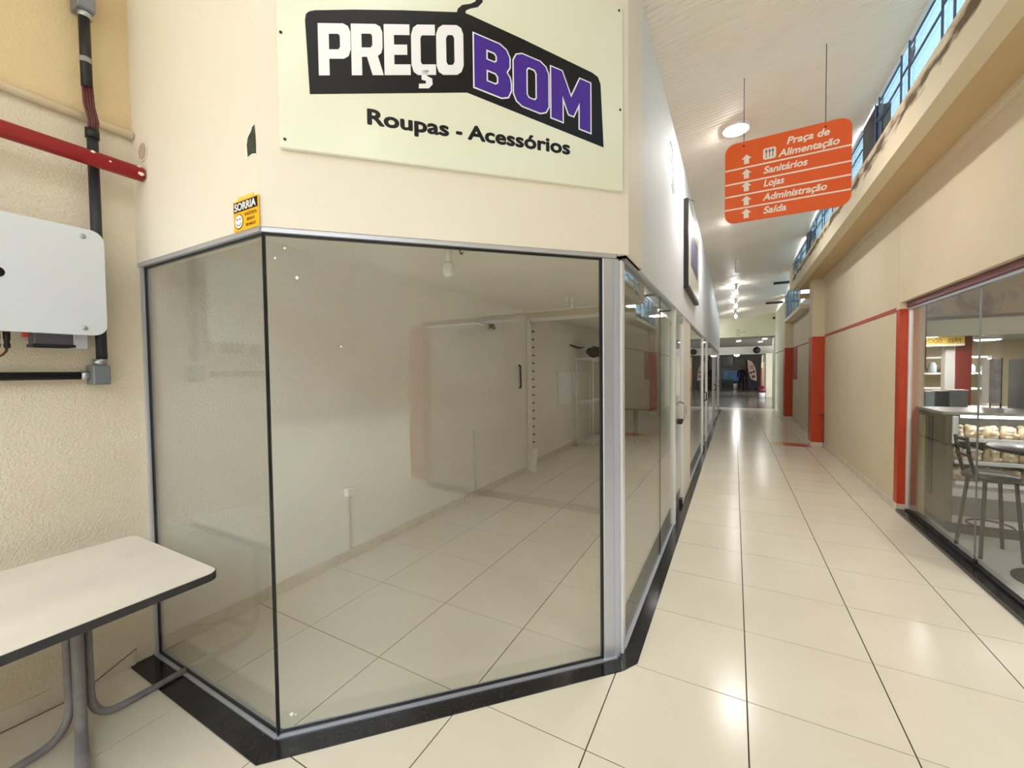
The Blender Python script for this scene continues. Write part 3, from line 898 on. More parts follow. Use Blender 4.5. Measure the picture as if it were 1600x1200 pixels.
for nm, z0, z1, lab in (('conduit_box', 3.385, 3.56, 'grey metal conduit fitting at the top edge above the black conduit'), ('conduit_box', 1.545, 1.645, 'grey metal conduit elbow box below the inverter corner')):
    cb = thing(nm, (-2.84, 0.815, z0), lab, 'conduit fitting', 'metal conduit fittings on the left wall')
    box('body', -2.89, -2.80, 0.785, 0.853, z0, z1, mat('cast_aluminium', (132, 136, 140), 0.45, metal=0.35, var=0.1, vscale=30), cb, 0.006, 2)
    box('lid', -2.80, -2.794, 0.789, 0.849, z0 + 0.006, z1 - 0.006, mat('cast_aluminium_lid', (126, 131, 137), 0.4, metal=0.35), cb, 0.002)
    lathe('collar', [(0.027, 0), (0.027, 0.03)] if z0 < 2 else [(0.027, -0.03), (0.027, 0)], (-2.825, 0.82, z1 if z0 < 2 else z0), mat('zinc', (176, 178, 180)), cb, 12)
    if z0 < 2:
        lathe('side_collar', [(0.024, -0.03), (0.024, 0.0)], (-2.85, 0.785, 1.592), mat('zinc', (176, 178, 180)), cb, 12, 'y')
    else:
        tube('side_cable', [(-2.85, 0.79, 3.46), (-2.85, 0.70, 3.50), (-2.85, 0.5, 3.60)], 0.016, mat('grey_brown_cable', (96, 84, 76), 0.6), cb, 8)
tag(tube('lower_conduit', [(-2.85, 0.755, 1.592), (-2.85, -0.6, 1.592)], 0.020, black_m), 'black horizontal conduit below the inverter leading into the metal elbow box', 'conduit')
rp = thing('red_pipe', (-2.82, 0.3, 2.64), 'red painted fire pipe along the upper left wall ending at the fascia', 'pipe')
tube('pipe', [(-2.76, -1.6, 2.652), (-2.76, 0.995, 2.652)], 0.037, mat('red_pipe_paint', (168, 22, 34), 0.35, var=0.15, vscale=7), rp, 18)
for yq, zz_, a in ((0.80, 0.02, 0.014), (0.86, 0.0, 0.008), (0.98, -0.01, 0.02), (0.975, 0.025, 0.012)):
    bm = bmesh.new()
    bmesh.ops.create_icosphere(bm, subdivisions=1, radius=1)
    for v in bm.verts:
        v.co = Vector((-2.76 + math.sqrt(max(0.0372 ** 2 - zz_ ** 2, 0)) + v.co.x * 0.0015, yq + v.co.y * a * .7, 2.652 + zz_ + v.co.z * a * 0.6))
    obj('paint_chip', bm, mat('chip_white', (232, 220, 206), 0.7), rp)
for yq in (-0.4,):
    box('pipe_clamp', -2.89, -2.77, yq, yq + 0.03, 2.61, 2.69, dark_m, rp)
wp = thing('white_pipe', (-2.85, 0.3, 2.86), 'cream painted pipe running above the red pipe on the left wall', 'pipe')
tube('pipe', [(-2.868, -1.6, 2.885), (-2.868, 1.0, 2.885)], 0.020, mat('cream_pipe', (232, 216, 190), 0.5), wp, 14)
wpt = thing('wall_patch', (-2.765, 1.003, 2.72), 'round cement patch where the pipes meet the cream fascia', 'patch')
lathe('patch_rim', [(0.062, 0.0), (0.060, 0.003)], (-2.765, 1.002, 2.785), mat('pale_cement', (234, 218, 200), 0.9), wpt, 24, 'y', False)
lathe('patch_core', [(0.043, 0.0), (0.043, 0.002)], (-2.762, 1.0005, 2.778), mat('cement_patch', (196, 180, 168), 0.9, rgb2=(176, 160, 148), vscale=20), wpt, 20, 'y', False)
# torn hole in the fascia corner
fas = bpy.data.objects['wall_fascia']
hole = [(-0.060, 0.0), (-0.064, 0.05), (-0.055, 0.078), (-0.030, 0.098), (-0.022, 0.112), (-0.006, 0.118), (0.0, 0.07), (0.0, 0.0), (-0.03, 0.006)]
fwl = frame_mw((-1.737, 1.0042, 2.50), (1, 0, 0), (0, -1, 0))
flat_shape('torn_plaster_rim', [[(p[0] * 1.18 - 0.001, p[1] * 1.15 - 0.007) for p in hole]], fwl, white_p, fas, 0.001)
flat_shape('torn_hole', [hole], shift(fwl, 0, 0, 0.0008), mat('green_mesh_behind', (70, 82, 64), 0.9, rgb2=(48, 44, 38), vscale=30), fas, 0.001)
# loose wire scribble on corridor fascia
tag(tube('loose_wire', [(-0.512, 3.93, 3.62), (-0.508, 4.02, 3.60), (-0.506, 4.06, 3.54), (-0.508, 3.98, 3.47), (-0.506, 4.14, 3.40), (-0.508, 4.06, 3.32), (-0.506, 4.20, 3.26), (-0.508, 4.10, 3.22), (-0.510, 4.02, 3.27), (-0.508, 4.2, 3.34)], 0.0022, mat('brown_wire', (130, 108, 92), 0.6), None, 5), 'thin looped wire hanging on the white corridor fascia', 'wire')

# ---------------------------------------------------------------- tables
lam = mat('worn_white_laminate', (236, 228, 216), 0.4, rgb2=(222, 214, 203), vscale=2.5)
tedge = mat('dark_table_edge', (48, 48, 50), 0.5)
tgrey = mat('grey_painted_steel', (150, 146, 148), 0.4, rgb2=(128, 124, 126), vscale=12)
def table(x0, x1, y0, y1, h, label, base_c, foot=0.36, dirs=((0, 1), (1, -0.25), (0.15, -1), (-1, 0.2))):
    t = thing('table', ((x0 + x1) / 2, (y0 + y1) / 2, 0), label, 'table')
    tw = frame_mw((x0, y0, h - 0.0165), (1, 0, 0), (0, 0, 1))
    eb = flat_shape('edge_board', [rrect(x1 - x0, y1 - y0, 0.05)], tw, tedge, t, 0.031)
    inner = [(p[0] + 0.003, p[1] + 0.003) for p in rrect(x1 - x0 - 0.006, y1 - y0 - 0.006, 0.047)]
    flat_shape('laminate_top', [inner], shift(tw, 0, 0, 0.0162), lam, eb, 0.0015)
    cx, cy = base_c
    for k, d in enumerate(dirs):
        d = Vector((d[0], d[1], 0)).normalized()
        r = 0.022 if k == 1 else 0.016
        c = Vector((cx, cy, 0)) + d * 0.034
        pts = [c + Vector((0, 0, h - 0.032)), c + Vector((0, 0, 0.16))]
        pts += [Vector(q) for q in arc(c + Vector((0, 0, 0.15)), c + Vector((0, 0, r + 0.001)), c + d * 0.11 + Vector((0, 0, r + 0.001)), 7)]
        pts.append(c + d * foot + Vector((0, 0, r + 0.001)))
        tube('leg_tube', pts, r, tgrey, t, 12)
    box('mounting_plate', cx - 0.15, cx + 0.15, cy - 0.15, cy + 0.15, h - 0.040, h - 0.032, tgrey, t)
    return t
table(-2.78, -1.935, -0.75, 0.915, 0.75, 'worn white rectangular table with dark edge beside the glass corner', (-2.56, 0.63))
table(-2.35, -1.55, 9.0, 9.7, 0.75, 'small white table inside the empty shop behind the door', (-1.95, 9.35), 0.3)
tag(tube('floor_cable', [(-2.862, 0.93, 0.10), (-2.86, 0.80, 0.045), (-2.85, 0.70, 0.006), (-2.86, 0.4, 0.006), (-2.865, -0.1, 0.006)], 0.0025, mat('orange_brown_cable', (128, 76, 46), 0.6), None, 6), 'thin brown cable along the skirting under the white table', 'cable')

# ---------------------------------------------------------------- inside the empty shop
bulb_m = mat('frosted_bulb', (236, 232, 224), 0.25, spec=0.5)
def bulb(x, y, lab, twin):
    t = thing('ceiling_bulb', (x, y, 2.53), lab, 'lamp', 'bare bulbs on the shop ceiling')
    lathe('rose', [(0.03, -0.012), (0.03, 0.0)], (x, y, 2.53), white_p, t, 14)
    if twin:
        lathe('socket', [(0.021, -0.075), (0.021, 0.0)], (x - 0.045, y, 2.518), white_p, t, 12)
        lathe('socket', [(0.021, -0.09), (0.021, 0.0)], (x + 0.035, y, 2.518), white_p, t, 12)
        lathe('bulb', [(0.016, 0.0), (0.026, -0.03), (0.030, -0.055), (0.022, -0.078), (0.006, -0.086)], (x + 0.035, y, 2.43), bulb_m, t, 14)
        lathe('tube_lamp', [(0.018, 0.0), (0.018, -0.06), (0.010, -0.066)], (x - 0.045, y, 2.445), bulb_m, t, 12)
    else:
        lathe('socket', [(0.024, -0.08), (0.024, 0.0)], (x, y, 2.518), white_p, t, 14)
        lathe('bulb', [(0.022, 0.0), (0.042, -0.03), (0.048, -0.065), (0.047, -0.09), (0.034, -0.115), (0.008, -0.122)], (x, y, 2.44), bulb_m, t, 18)
        tube('hook', arc((x + 0.09, y + 0.02, 2.53), (x + 0.10, y + 0.02, 2.46), (x + 0.12, y + 0.02, 2.50)), 0.006, dark_m, t, 6)
bulb(-1.94, 2.56, 'single white bulb on the shop ceiling close to the front glass', False)
bulb(-1.79, 4.80, 'double lamp socket on the shop ceiling near the header beam', True)
sl = thing('ceiling_lamp', (-1.15, 7.3, 2.53), 'added round fill lamp on the ceiling of the rear shop room', 'lamp')  # unseen lamp added to brighten the rear of the shop
lathe('rim', [(0.15, -0.03), (0.155, -0.012), (0.155, 0.0)], (-1.15, 7.3, 2.53), white_p, sl, 24)
lathe('diffuser', [(0.03, -0.044), (0.11, -0.040), (0.14, -0.031)], (-1.15, 7.3, 2.53), emis('added_shop_lamp', LAMP_WHITE, 22.0), sl, 24)
sk = thing('surface_outlet', (XL + 0.02, 2.34, 0.08), 'white surface power outlet with vertical conduit on the shop wall', 'outlet')
box('outlet_box', XL, XL + 0.042, 2.315, 2.405, 0.545, 0.615, white_p, sk, 0.005)
box('conduit', XL, XL + 0.015, 2.345, 2.372, 0.081, 0.545, mat('grey_white_trunking', (206, 204, 200), 0.5), sk, 0.003)
tag(tube('wall_conduit', [(XL + 0.008, 4.26, 0.85), (XL + 0.012, 4.27, 0.5), (XL + 0.008, 4.285, 0.09)], 0.010, mat('old_white_conduit', (216, 214, 208), 0.5), None, 8), 'short white conduit on the shop wall further from the front glass', 'conduit')
tl = thing('torn_wall_lamp', (XL + 0.02, 4.55, 2.16), 'broken white and black lamp end stuck high on the shop wall', 'lamp')
tube('white_stub', [(XL + 0.02, 4.32, 2.20), (XL + 0.02, 4.62, 2.185)], 0.022, white_p, tl, 10)
tube('black_end', [(XL + 0.02, 4.62, 2.185), (XL + 0.03, 4.72, 2.195), (XL + 0.02, 4.80, 2.17)], [0.026, 0.032, 0.01], black_m, tl, 10)
tag(tube('pull_handle', [(XL + 0.005, 5.52, 1.68), (XL + 0.03, 5.52, 1.66), (XL + 0.03, 5.53, 1.35), (XL + 0.005, 5.53, 1.33)], 0.016, black_m, None, 8), 'black pull handle on the shop wall beside the torn white jamb', 'handle')
bm = bmesh.new()
bbox(bm, -0.045, 0.045, -0.02, 0.02, 0.0, 0.38, 0.004)
for v in bm.verts: v.co = Matrix.Translation((-2.772, 5.735, 0.004)) @ Matrix.Rotation(math.radians(9), 4, 'Y') @ v.co
tag(obj('loose_board', bm, white_p), 'loose white board leaning at the foot of the torn jamb', 'board')
wpn = thing('wall_board', (XL - 0.10, 7.8, 0.88), 'white panel fixed on the rear shop wall beside the wire rack', 'panel')
box('panel', XL - 0.11, XL - 0.09, 7.35, 8.05, 0.92, 1.56, mat('bright_white_panel', (244, 246, 248), 0.4), wpn, 0.003)
box('frame_edge', XL - 0.11, XL - 0.085, 7.30, 7.35, 0.90, 1.58, white_p, wpn, 0.003)
box('panel', XL - 0.11, XL - 0.09, 8.12, 8.55, 1.02, 1.56, mat('bright_white_panel', (244, 246, 248), 0.4), wpn, 0.003)
wire_w = mat('white_wire', (236, 236, 236), 0.4)
rk = thing('wire_rack', (-2.68, 8.45, 0), 'tall white wire rack standing at the rear of the empty shop', 'rack')
RX0, RX1, RY0, RY1, RZ = -2.87, -2.52, 8.06, 8.95, 1.84
for x in (RX0, RX1):
    for yq in (RY0, RY1):
        tube('post', [(x, yq, 0), (x, yq, RZ)], 0.011, wire_w, rk, 8)
for z in (0.12, 0.95, RZ - 0.01):
    bm = bmesh.new()
    for (a, b) in (((RX0, RY0), (RX1, RY0)), ((RX0, RY1), (RX1, RY1)), ((RX0, RY0), (RX0, RY1)), ((RX1, RY0), (RX1, RY1))):
        tube_bm(bm, [(a[0], a[1], z), (b[0], b[1], z)], 0.009, 6)
        tube_bm(bm, [(a[0], a[1], z - 0.04), (b[0], b[1], z - 0.04)], 0.006, 6)
    for k in range(1, 12):
        yq = RY0 + (RY1 - RY0) * k / 12
        tube_bm(bm, [(RX0, yq, z), (RX1, yq, z)], 0.004, 5)
    obj('shelf', bm, wire_w, rk, True)
bm = bmesh.new()
for k in range(14):
    z = 1.0 + k * 0.06
    tube_bm(bm, [(RX0, RY0, z), (RX0, RY1, z)], 0.003, 5)
obj('back_grid', bm, wire_w, rk, True)
bg = thing('dark_bundle', (-2.6, 8.6, RZ), 'dark crumpled bundle lying on top of the white wire rack', 'bundle')
bm = bmesh.new()
bmesh.ops.create_icosphere(bm, subdivisions=3, radius=1)
for v in bm.verts:
    k = 1 + 0.28 * math.sin(5 * v.co.x + 3 * v.co.z) * math.cos(4 * v.co.y)
    v.co = Vector((-2.62 + v.co.x * 0.2 * k, 8.65 + v.co.y * 0.26 * k, RZ + 0.150 + v.co.z * 0.11 * k))
obj('cloth', bm, mat('dark_brown_cloth', (58, 52, 48), 0.9, rgb2=(96, 88, 84), vscale=18), bg, True)
tag(tube('hanging_wire', [(-2.985, 8.0, 2.12), (-2.96, 8.2, 2.09), (-2.95, 8.45, 2.075), (-2.95, 8.65, 2.09), (-2.96, 8.85, 2.11)], [0.012, 0.02, 0.026, 0.018, 0.008], black_m, None, 8), 'black tangled wire on the rear shop wall above the wire rack', 'wire')

# ---------------------------------------------------------------- corridor lamps
def disc_lamp(x, y, z, lab, m, r=0.11, grp='round ceiling lamps'):
    t = thing('ceiling_lamp', (x, y, z), lab, 'lamp', grp)
    lathe('rim', [(r + 0.012, -0.03), (r + 0.018, -0.012), (r + 0.018, 0.0)], (x, y, z), white_p, t, 28)
    lathe('diffuser', [(r * 0.2, -0.044), (r * 0.8, -0.040), (r, -0.031)], (x, y, z), m, t, 28)
    return t
disc_m = emis('lit_disc', LAMP_WHITE, 200.0)
disc_lamp(0.0, 4.62, ceil_z(0.0, 4.62), 'lit round ceiling lamp beside the orange hanging sign', disc_m)
disc_lamp(0.02, 7.4, ceil_z(0.02, 7.4), 'lit round ceiling lamp further back behind the orange hanging sign', disc_m)
tube_m = emis('lit_bulb', LAMP_WHITE, 110.0)
for y_, lab in ((9.9, 'white tube pendant lamp of the corridor nearest to the orange sign'), (12.3, 'white tube pendant lamp second along the corridor ceiling'), (14.4, 'white tube pendant lamp third along the corridor ceiling'), (16.6, 'white tube pendant lamp nearest the far corridor end')):
    z_ = ceil_z(0.03, y_)
    t = thing('pendant_lamp', (0.03, y_, z_), lab, 'lamp', 'tube pendant lamps along the corridor')
    lathe('rose', [(0.05, -0.02), (0.06, 0.0)], (0.03, y_, z_), white_p, t, 16)
    lathe('stem', [(0.028, -0.17), (0.028, -0.02)], (0.03, y_, z_), white_p, t, 14)
    lathe('bulb', [(0.012, -0.27), (0.034, -0.25), (0.036, -0.19), (0.022, -0.17)], (0.03, y_, z_), bulb_m if y_ < 10 else tube_m, t, 14)
for y_, lab in ((12.95, 'black steel bar crossing under the ceiling nearer the orange sign'), (16.0, 'black steel bar crossing under the ceiling nearer the far end')):
    z_ = ceil_z(1.1, y_)
    tag(box('steel_bar', 0.90, 1.385, y_, y_ + 0.06, z_ - 0.10, z_ - 0.04, black_m, None, 0.004), lab, 'bar', 'steel bars below the corridor ceiling')
    o = bpy.data.objects[-1] if False else None
tag(box('camera_housing', 1.30, 1.37, 18.8, 18.95, 3.50, 3.58, black_m, None, 0.012, 2), 'small black camera in the upper corner at the corridor end', 'camera')
# worn marks on the end lintel
for k, (x, z, w) in enumerate(((0.05, 3.12, 0.16), (0.05, 3.02, 0.20), (0.05, 2.93, 0.14), (0.28, 3.05, 0.10))):
    flat_shape('faded_mark', [[(x, z), (x + w, z), (x + w, z + 0.05), (x, z + 0.05)]], frame_mw((0, 18.9985, 0), (1, 0, 0), (0, -1, 0)), mat('faded_grey', (190, 186, 170), 0.8), bpy.data.objects['wall_end'], 0.001)
# floor marking by the pilaster
fm = thing('floor_marking', (1.0, 10.2, 0.0), 'red and yellow painted strip across the floor at the red pilaster', 'floor marking')
box('red_strip', 0.90, 1.36, 9.98, 10.40, 0.0, 0.0015, mat('red_floor_paint', (176, 70, 40), 0.3), fm)
box('yellow_strip', 0.67, 0.90, 9.98, 10.40, 0.0, 0.0015, mat('yellow_floor_paint', (206, 176, 76), 0.3), fm)
# little tap and pipe on pilaster
tp = thing('wall_tap', (1.46, 10.13, 0.5), 'small brass tap with thin pipe on the nearer red pilaster', 'tap')
tube('pipe', [(1.570, 10.13, 0.0), (1.570, 10.13, 0.66)], 0.010, mat('red_brown_pipe', (150, 70, 50), 0.5), tp, 8)
tube('spout', [(1.570, 10.13, 0.66), (1.53, 10.10, 0.67), (1.51, 10.08, 0.65)], 0.016, mat('brass', (196, 130, 80), 0.3, metal=0.8), tp, 8)

# ================================================================== BAKERY (right)
wb = struct(empty('window_12', (1.655, 3, 0)))
yb0 = -1.0
for (a, b) in ((-1.0, 0.9), (0.906, 2.70), (2.706, 4.485), (4.491, 5.90)):
    box('glass_pane', 1.652, 1.660, a, b, 0.035, 2.20, bakglass, wb)
for yq in (0.903, 2.703, 4.488):
    box('joint', 1.651, 1.661, yq - 0.003, yq + 0.003, 0.035, 2.20, mat('grey_joint', (120, 122, 120), 0.4), wb)
    lathe('clamp', [(0.022, -0.012), (0.022, 0.012)], (1.656, yq, 0.06), dark_m, wb, 12, 'x')
box('bottom_channel', 1.640, 1.672, -1.0, 5.92, 0.03, 0.048, dark_m, wb)
box('top_rail', 1.640, 1.676, -1.0, 5.92, 2.20, 2.225, alu, wb)
box('maroon_rail', 1.625, 1.69, -1.0, 5.92, 2.225, 2.285, maroon, wb, 0.004)
box('side_channel', 1.642, 1.672, 5.895, 5.925, 0.03, 2.2, alu_lt, wb)
pilaster('trim_30', 1.58, 1.75, -1.25, -1.0, 3.36)
struct(box('wall_bakery_entrance', 1.75, 6.4, -1.25, -1.12, 0.0, 2.8, beige))
def painterly(name):
    m = bpy.data.materials.new(name); m.use_nodes = True
    nt = m.node_tree; b = nt.nodes['Principled BSDF']; b.inputs['Roughness'].default_value = 0.35
    geo = nt.nodes.new('ShaderNodeNewGeometry')
    n = nt.nodes.new('ShaderNodeTexNoise'); n.inputs['Scale'].default_value = 2.6; n.inputs['Distortion'].default_value = 1.6; n.inputs['Detail'].default_value = 3
    nt.links.new(geo.outputs['Position'], n.inputs['Vector'])
    r = nt.nodes.new('ShaderNodeValToRGB'); cr = r.color_ramp
    cr.elements[0].position = 0.28; cr.elements[0].color = (*lin((122, 98, 108)), 1)
    cr.elements[1].position = 0.74; cr.elements[1].color = (*lin((214, 206, 176)), 1)
    for p, c in ((0.42, (176, 152, 138)), (0.50, (196, 184, 160)), (0.58, (208, 178, 140)), (0.66, (170, 160, 160))):
        e = cr.elements.new(p); e.color = (*lin(c), 1)
    nt.links.new(n.outputs['Fac'], r.inputs[0]); nt.links.new(r.outputs[0], b.inputs['Base Color'])
    return m
mu = thing('printed_banner', (3.6, 6.55, 2.14), 'printed food photograph banner high inside the bakery', 'banner')
box('print', 1.82, 5.6, 6.52, 6.54, 2.16, 2.75, painterly('blurred_food_print'), mu)
box('lower_edge', 1.82, 5.6, 6.51, 6.55, 2.13, 2.16, mat('grey_batten', (132, 128, 112), 0.5), mu)
struct(box('trim_32', 1.80, 6.3, 6.55, 6.72, 1.94, 2.13, mat('cream_bulkhead', (230, 228, 206), 0.6)))
struct(box('ceiling_bakery_low', 1.80, 6.3, 6.72, 10.4, 2.02, 2.10, mat('grey_bulkhead', (150, 148, 136), 0.6)))
struct(box('trim_33', 2.70, 2.86, 7.95, 8.1, 0.0, 2.02, mat('brick_red_post', (128, 36, 32), 0.5)))
struct(box('trim_34', 2.60, 2.70, 7.96, 8.09, 0.0, 2.02, white_p))
struct(box('trim_35', 1.80, 1.92, 6.36, 6.50, 1.55, 2.75, mat('brick_red_post', (128, 36, 32), 0.5)))
bs = thing('bakery_sign', (2.45, 7.8, 1.87), 'yellow bakery sign seen from behind with reversed lettering', 'sign')
bm = bmesh.new(); bbox(bm, 1.95, 2.735, 7.80, 7.83, 1.895, 2.015, 0.002); obj('panel', bm, mat('yellow_sign', (228, 196, 84), 0.5), bs)
box('lower_rail', 1.95, 2.735, 7.795, 7.835, 1.868, 1.893, white_p, bs)
bw = frame_mw((2.70, 7.7985, 1.915), (1, 0, 0), (0, -1, 0)) @ Matrix.Diagonal((-1, 1, 1, 1))
for tx, s0, wd in (('P\u00c3ES', 0.0, 0.13), ('DOCES', 0.19, 0.17), ('SALGADOS', 0.42, 0.29)):
    lettering('sign_word', tx, shift(bw, s0, 0, 0), mat('brown_letters', (110, 66, 24), 0.5), bs, 0.075, wd, 0.002)
bs2 = thing('bakery_sign', (2.62, -0.65, 2.12), 'pale yellow bakery sign reading PAES DOCES seen only as a reflection in the shop glass', 'sign')
box('panel', 2.60, 2.63, -1.36, 0.06, 2.12, 2.40, mat('pale_yellow_sign', (226, 214, 160), 0.5), bs2, 0.003)
for tx, s0, wd in (('P\u00c3ES', 0.0, 0.42), ('DOCES', 0.58, 0.48), ('S', 1.2, 0.09)):
    lettering('sign_word', tx, shift(frame_mw((2.597, 0.0, 2.17), (0, -1, 0), (-1, 0, 0)), s0, 0, 0), mat('brown_letters', (110, 66, 24), 0.5), bs2, 0.19, wd, 0.004)
for yq in (-1.2, -0.1):
    tube('hanger', [(2.615, yq, 2.40), (2.615, yq, 2.75)], 0.004, dark_m, bs2, 6)
# display case with bags of bread
steel = mat('stainless', (196, 198, 198), 0.28, metal=0.7)
dc = thing('display_case', (2.5, 5.65, 0), 'glass bakery display case with three steel shelves full of bread bags', 'display case')
CX0, CX1, CY0, CY1 = 1.76, 3.4, 5.34, 5.98
box('plinth', CX0 + 0.05, CX1, CY0 + 0.06, CY1, 0.0, 0.10, mat('dark_plinth', (62, 60, 56), 0.5), dc)
box('lower_panel', CX0 + 0.06, CX1, CY0 + 0.03, CY1, 0.10, 0.50, mat('white_panel_metal', (206, 204, 200), 0.35), dc, 0.004)
box('grey_band', CX0 + 0.06, CX1, CY0 + 0.018, CY0 + 0.03, 0.18, 0.36, mat('grey_band', (112, 110, 106), 0.4), dc)  # grey strip painted in for a dark reflection on the panel
for z, y0 in ((0.50, CY0), (0.69, CY0 + 0.03), (0.90, CY0 + 0.06)):
    dsh = box('shelf', CX0 + 0.07, CX1 - 0.02, y0, CY1 - 0.04, z - 0.012, z, steel, dc)
    box('shelf_rail', CX0 + 0.07, CX1 - 0.02, y0 - 0.006, y0 + 0.004, z - 0.022, z + 0.014, mat('rail_white', (232, 232, 230), 0.3), dsh, 0.003)
box('top_counter', CX0 - 0.02, CX1 + 0.02, CY0 + 0.02, CY1 + 0.02, 1.13, 1.16, steel, dc, 0.005)
box('back_panel', CX0 + 0.06, CX1, CY1 - 0.03, CY1, 0.5, 1.13, mat('case_back', (150, 146, 136), 0.4), dc)
box('side_frame', CX0, CX0 + 0.06, CY0 + 0.02, CY1, 0.10, 1.13, mat('case_side', (112, 104, 84), 0.4, var=0.2, vscale=6), dc, 0.004)
box('cream_edge_post', CX0 - 0.012, CX0, 5.80, 5.94, 0.02, 1.08, mat('cream_post', (206, 192, 150), 0.5), dc, 0.003)
box('dark_edge_strip', CX0 - 0.008, CX0, 5.62, 5.72, 0.30, 1.10, mat('dark_olive', (64, 60, 50), 0.5), dc, 0.002)
box('corner_profile', CX0 + 0.045, CX0 + 0.085, CY0, CY0 + 0.03, 0.86, 1.12, mat('rail_white', (232, 232, 230)), dc, 0.008, 2)
box('added_case_light', CX0 + 0.12, CX1 - 0.1, CY0 + 0.04, CY0 + 0.07, 1.105, 1.128, emis('added_case_strip', LAMP_WHITE, 14.0), dc)  # glowing strip added to brighten the bread
box('front_glass', CX0 + 0.06, CX1, CY0 - 0.014, CY0 - 0.009, 0.50, 1.12, thinglass, dc)
bread_m = mat('bread_in_bags', (218, 186, 132), 0.25, rgb2=(252, 244, 224), vscale=26, spec=0.6, coat=0.5, bump=0.4, bscale=60)
def bag_mesh(seed):
    rnd = random.Random(seed)
    bm = bmesh.new()
    for k in range(16):
        r = bmesh.ops.create_icosphere(bm, subdivisions=2, radius=1)
        cx, cy, cz = rnd.uniform(-.032, .032), rnd.uniform(-.07, .07), rnd.uniform(.02, .115)
        a, b, c = rnd.uniform(.020, .026), rnd.uniform(.024, .038), rnd.uniform(.017, .024)
        for v in r['verts']:
            w = 1 + 0.10 * math.sin(60 * v.co.x + 40 * v.co.y)
            v.co = Vector((cx + v.co.x * a * w, cy + v.co.y * b * w, max(0.0, cz + v.co.z * c * w)))
    lathe_bm(bm, [(0.05, 0.0), (0.056, 0.03), (0.05, 0.09), (0.03, 0.12)], (0.0, 0.0, 0.002), 10)
    me = bpy.data.meshes.new('bread_bag')
    bm.to_mesh(me); bm.free()
    for p in me.polygons: p.use_smooth = True
    me.materials.append(bread_m)
    return me
bags = [bag_mesh(s) for s in range(4)]
rown = ('lower', 'middle', 'upper')
for r, (z, y0) in enumerate(((0.50, CY0 + 0.115), (0.69, CY0 + 0.145), (0.90, CY0 + 0.175))):
    for k in range(8):
        o = bpy.data.objects.new('bread_bag', bags[(k * 3 + r) % 4])
        o.location = (CX0 + 0.125 + 0.116 * k, y0 + random.uniform(-.01, .01), z)
        o.rotation_euler.z = random.choice((0, PI))
        link(o)
        pos = ('nearest the left end', 'second from the left end', 'third from the left end', 'fourth from the left end', 'fifth from the left end', 'sixth from the left end', 'seventh from the left end', 'eighth from the left end')[k]
        tag(o, 'clear bag of pale bread on the %s display shelf, %s' % (rown[r], pos), 'bread bag', 'bread bags in the display case')
# bar chair
ch = thing('bar_chair', (1.93, 4.93, 0), 'dark metal bar chair with round padded seat behind the bakery glass', 'chair')
cm = mat('charcoal_steel', (28, 30, 30), 0.45, metal=0.2)
lathe('seat', [(0.14, 0.0), (0.172, 0.012), (0.176, 0.035), (0.15, 0.058), (0.02, 0.066)], (1.905, 4.93, 0.63), mat('dark_green_vinyl', (54, 62, 56), 0.3), ch, 28)
for (tx, ty), (bx_, by_) in (((1.80, 5.02), (1.755, 5.08)), ((1.83, 4.82), (1.79, 4.76)), ((2.00, 5.04), (2.05, 5.10)), ((2.01, 4.83), (2.045, 4.78))):
    tube('leg', [(tx, ty, 0.64), (bx_, by_, 0.0)], 0.013, cm, ch, 10)
for ty in (5.05, 4.85):
    tube('back_post', [(1.79, ty, 0.62), (1.745, ty, 0.82), (1.725, ty, 0.985)], 0.013, cm, ch, 10)
for z, x in ((0.965, 1.727), (0.90, 1.735), (0.83, 1.744)):
    tube('back_rail', [(x, 5.05, z), (x - 0.012, 4.95, z), (x, 4.85, z)], 0.011, cm, ch, 8)
ring = [(1.905 + 0.135 * math.cos(2 * PI * k / 24), 4.93 + 0.145 * math.sin(2 * PI * k / 24), 0.24) for k in range(25)]
tube('foot_ring', ring, 0.008, cm, ch, 8)
rt = thing('round_table', (2.10, 4.35, 0), 'dark round bar table beside the chair behind the bakery glass', 'table')
lathe('top', [(0.385, 0.0), (0.40, 0.01), (0.40, 0.022), (0.39, 0.028)], (2.10, 4.42, 0.955), mat('dark_grey_top', (36, 38, 44), 0.3), rt, 40)
tube('column', [(2.10, 4.42, 0.03), (2.10, 4.42, 0.955)], 0.032, cm, rt, 14)
lathe('base', [(0.26, 0.0), (0.26, 0.012), (0.06, 0.035), (0.035, 0.06)], (2.10, 4.42, 0.0), cm, rt, 32)
# counter behind with white boxes
ct = thing('service_counter', (2.6, 7.0, 0), 'dark red service counter with white top behind the display case', 'counter')
box('front', 1.86, 4.2, 6.98, 7.5, 0.0, 1.02, mat('dark_red_laminate', (86, 26, 30), 0.4), ct, 0.004)
box('top', 1.84, 4.22, 6.94, 7.52, 1.02, 1.075, mat('white_counter', (238, 240, 240), 0.25), ct, 0.005)
box('rail', 1.86, 4.2, 6.955, 6.978, 0.36, 0.385, white_p, ct)
for k, (x0, w, h, c, lab) in enumerate(((1.88, .10, .20, (236, 238, 240), 'white box at the left end of the service counter'), (2.0, .10, .20, (228, 232, 236), 'white box second from the left on the service counter'), (2.11, .09, .19, (176, 200, 214), 'pale blue box third on the service counter'), (2.22, .10, .20, (52, 54, 66), 'dark container in the middle of the service counter'), (2.335, .16, .21, (168, 184, 192), 'grey blue box right of the dark container'))):
    b_ = thing('carton', (x0 + w / 2, 7.05, 1.075), lab, 'box', 'boxes on the service counter')
    cmat = mat('carton_%d' % k, c, 0.5)
    box('body', x0, x0 + w, 7.0, 7.14, 1.075, 1.075 + h, cmat, b_, 0.004)
    box('lid', x0 - 0.004, x0 + w + 0.004, 6.996, 7.144, 1.075 + h, 1.09 + h, white_p, b_, 0.003)
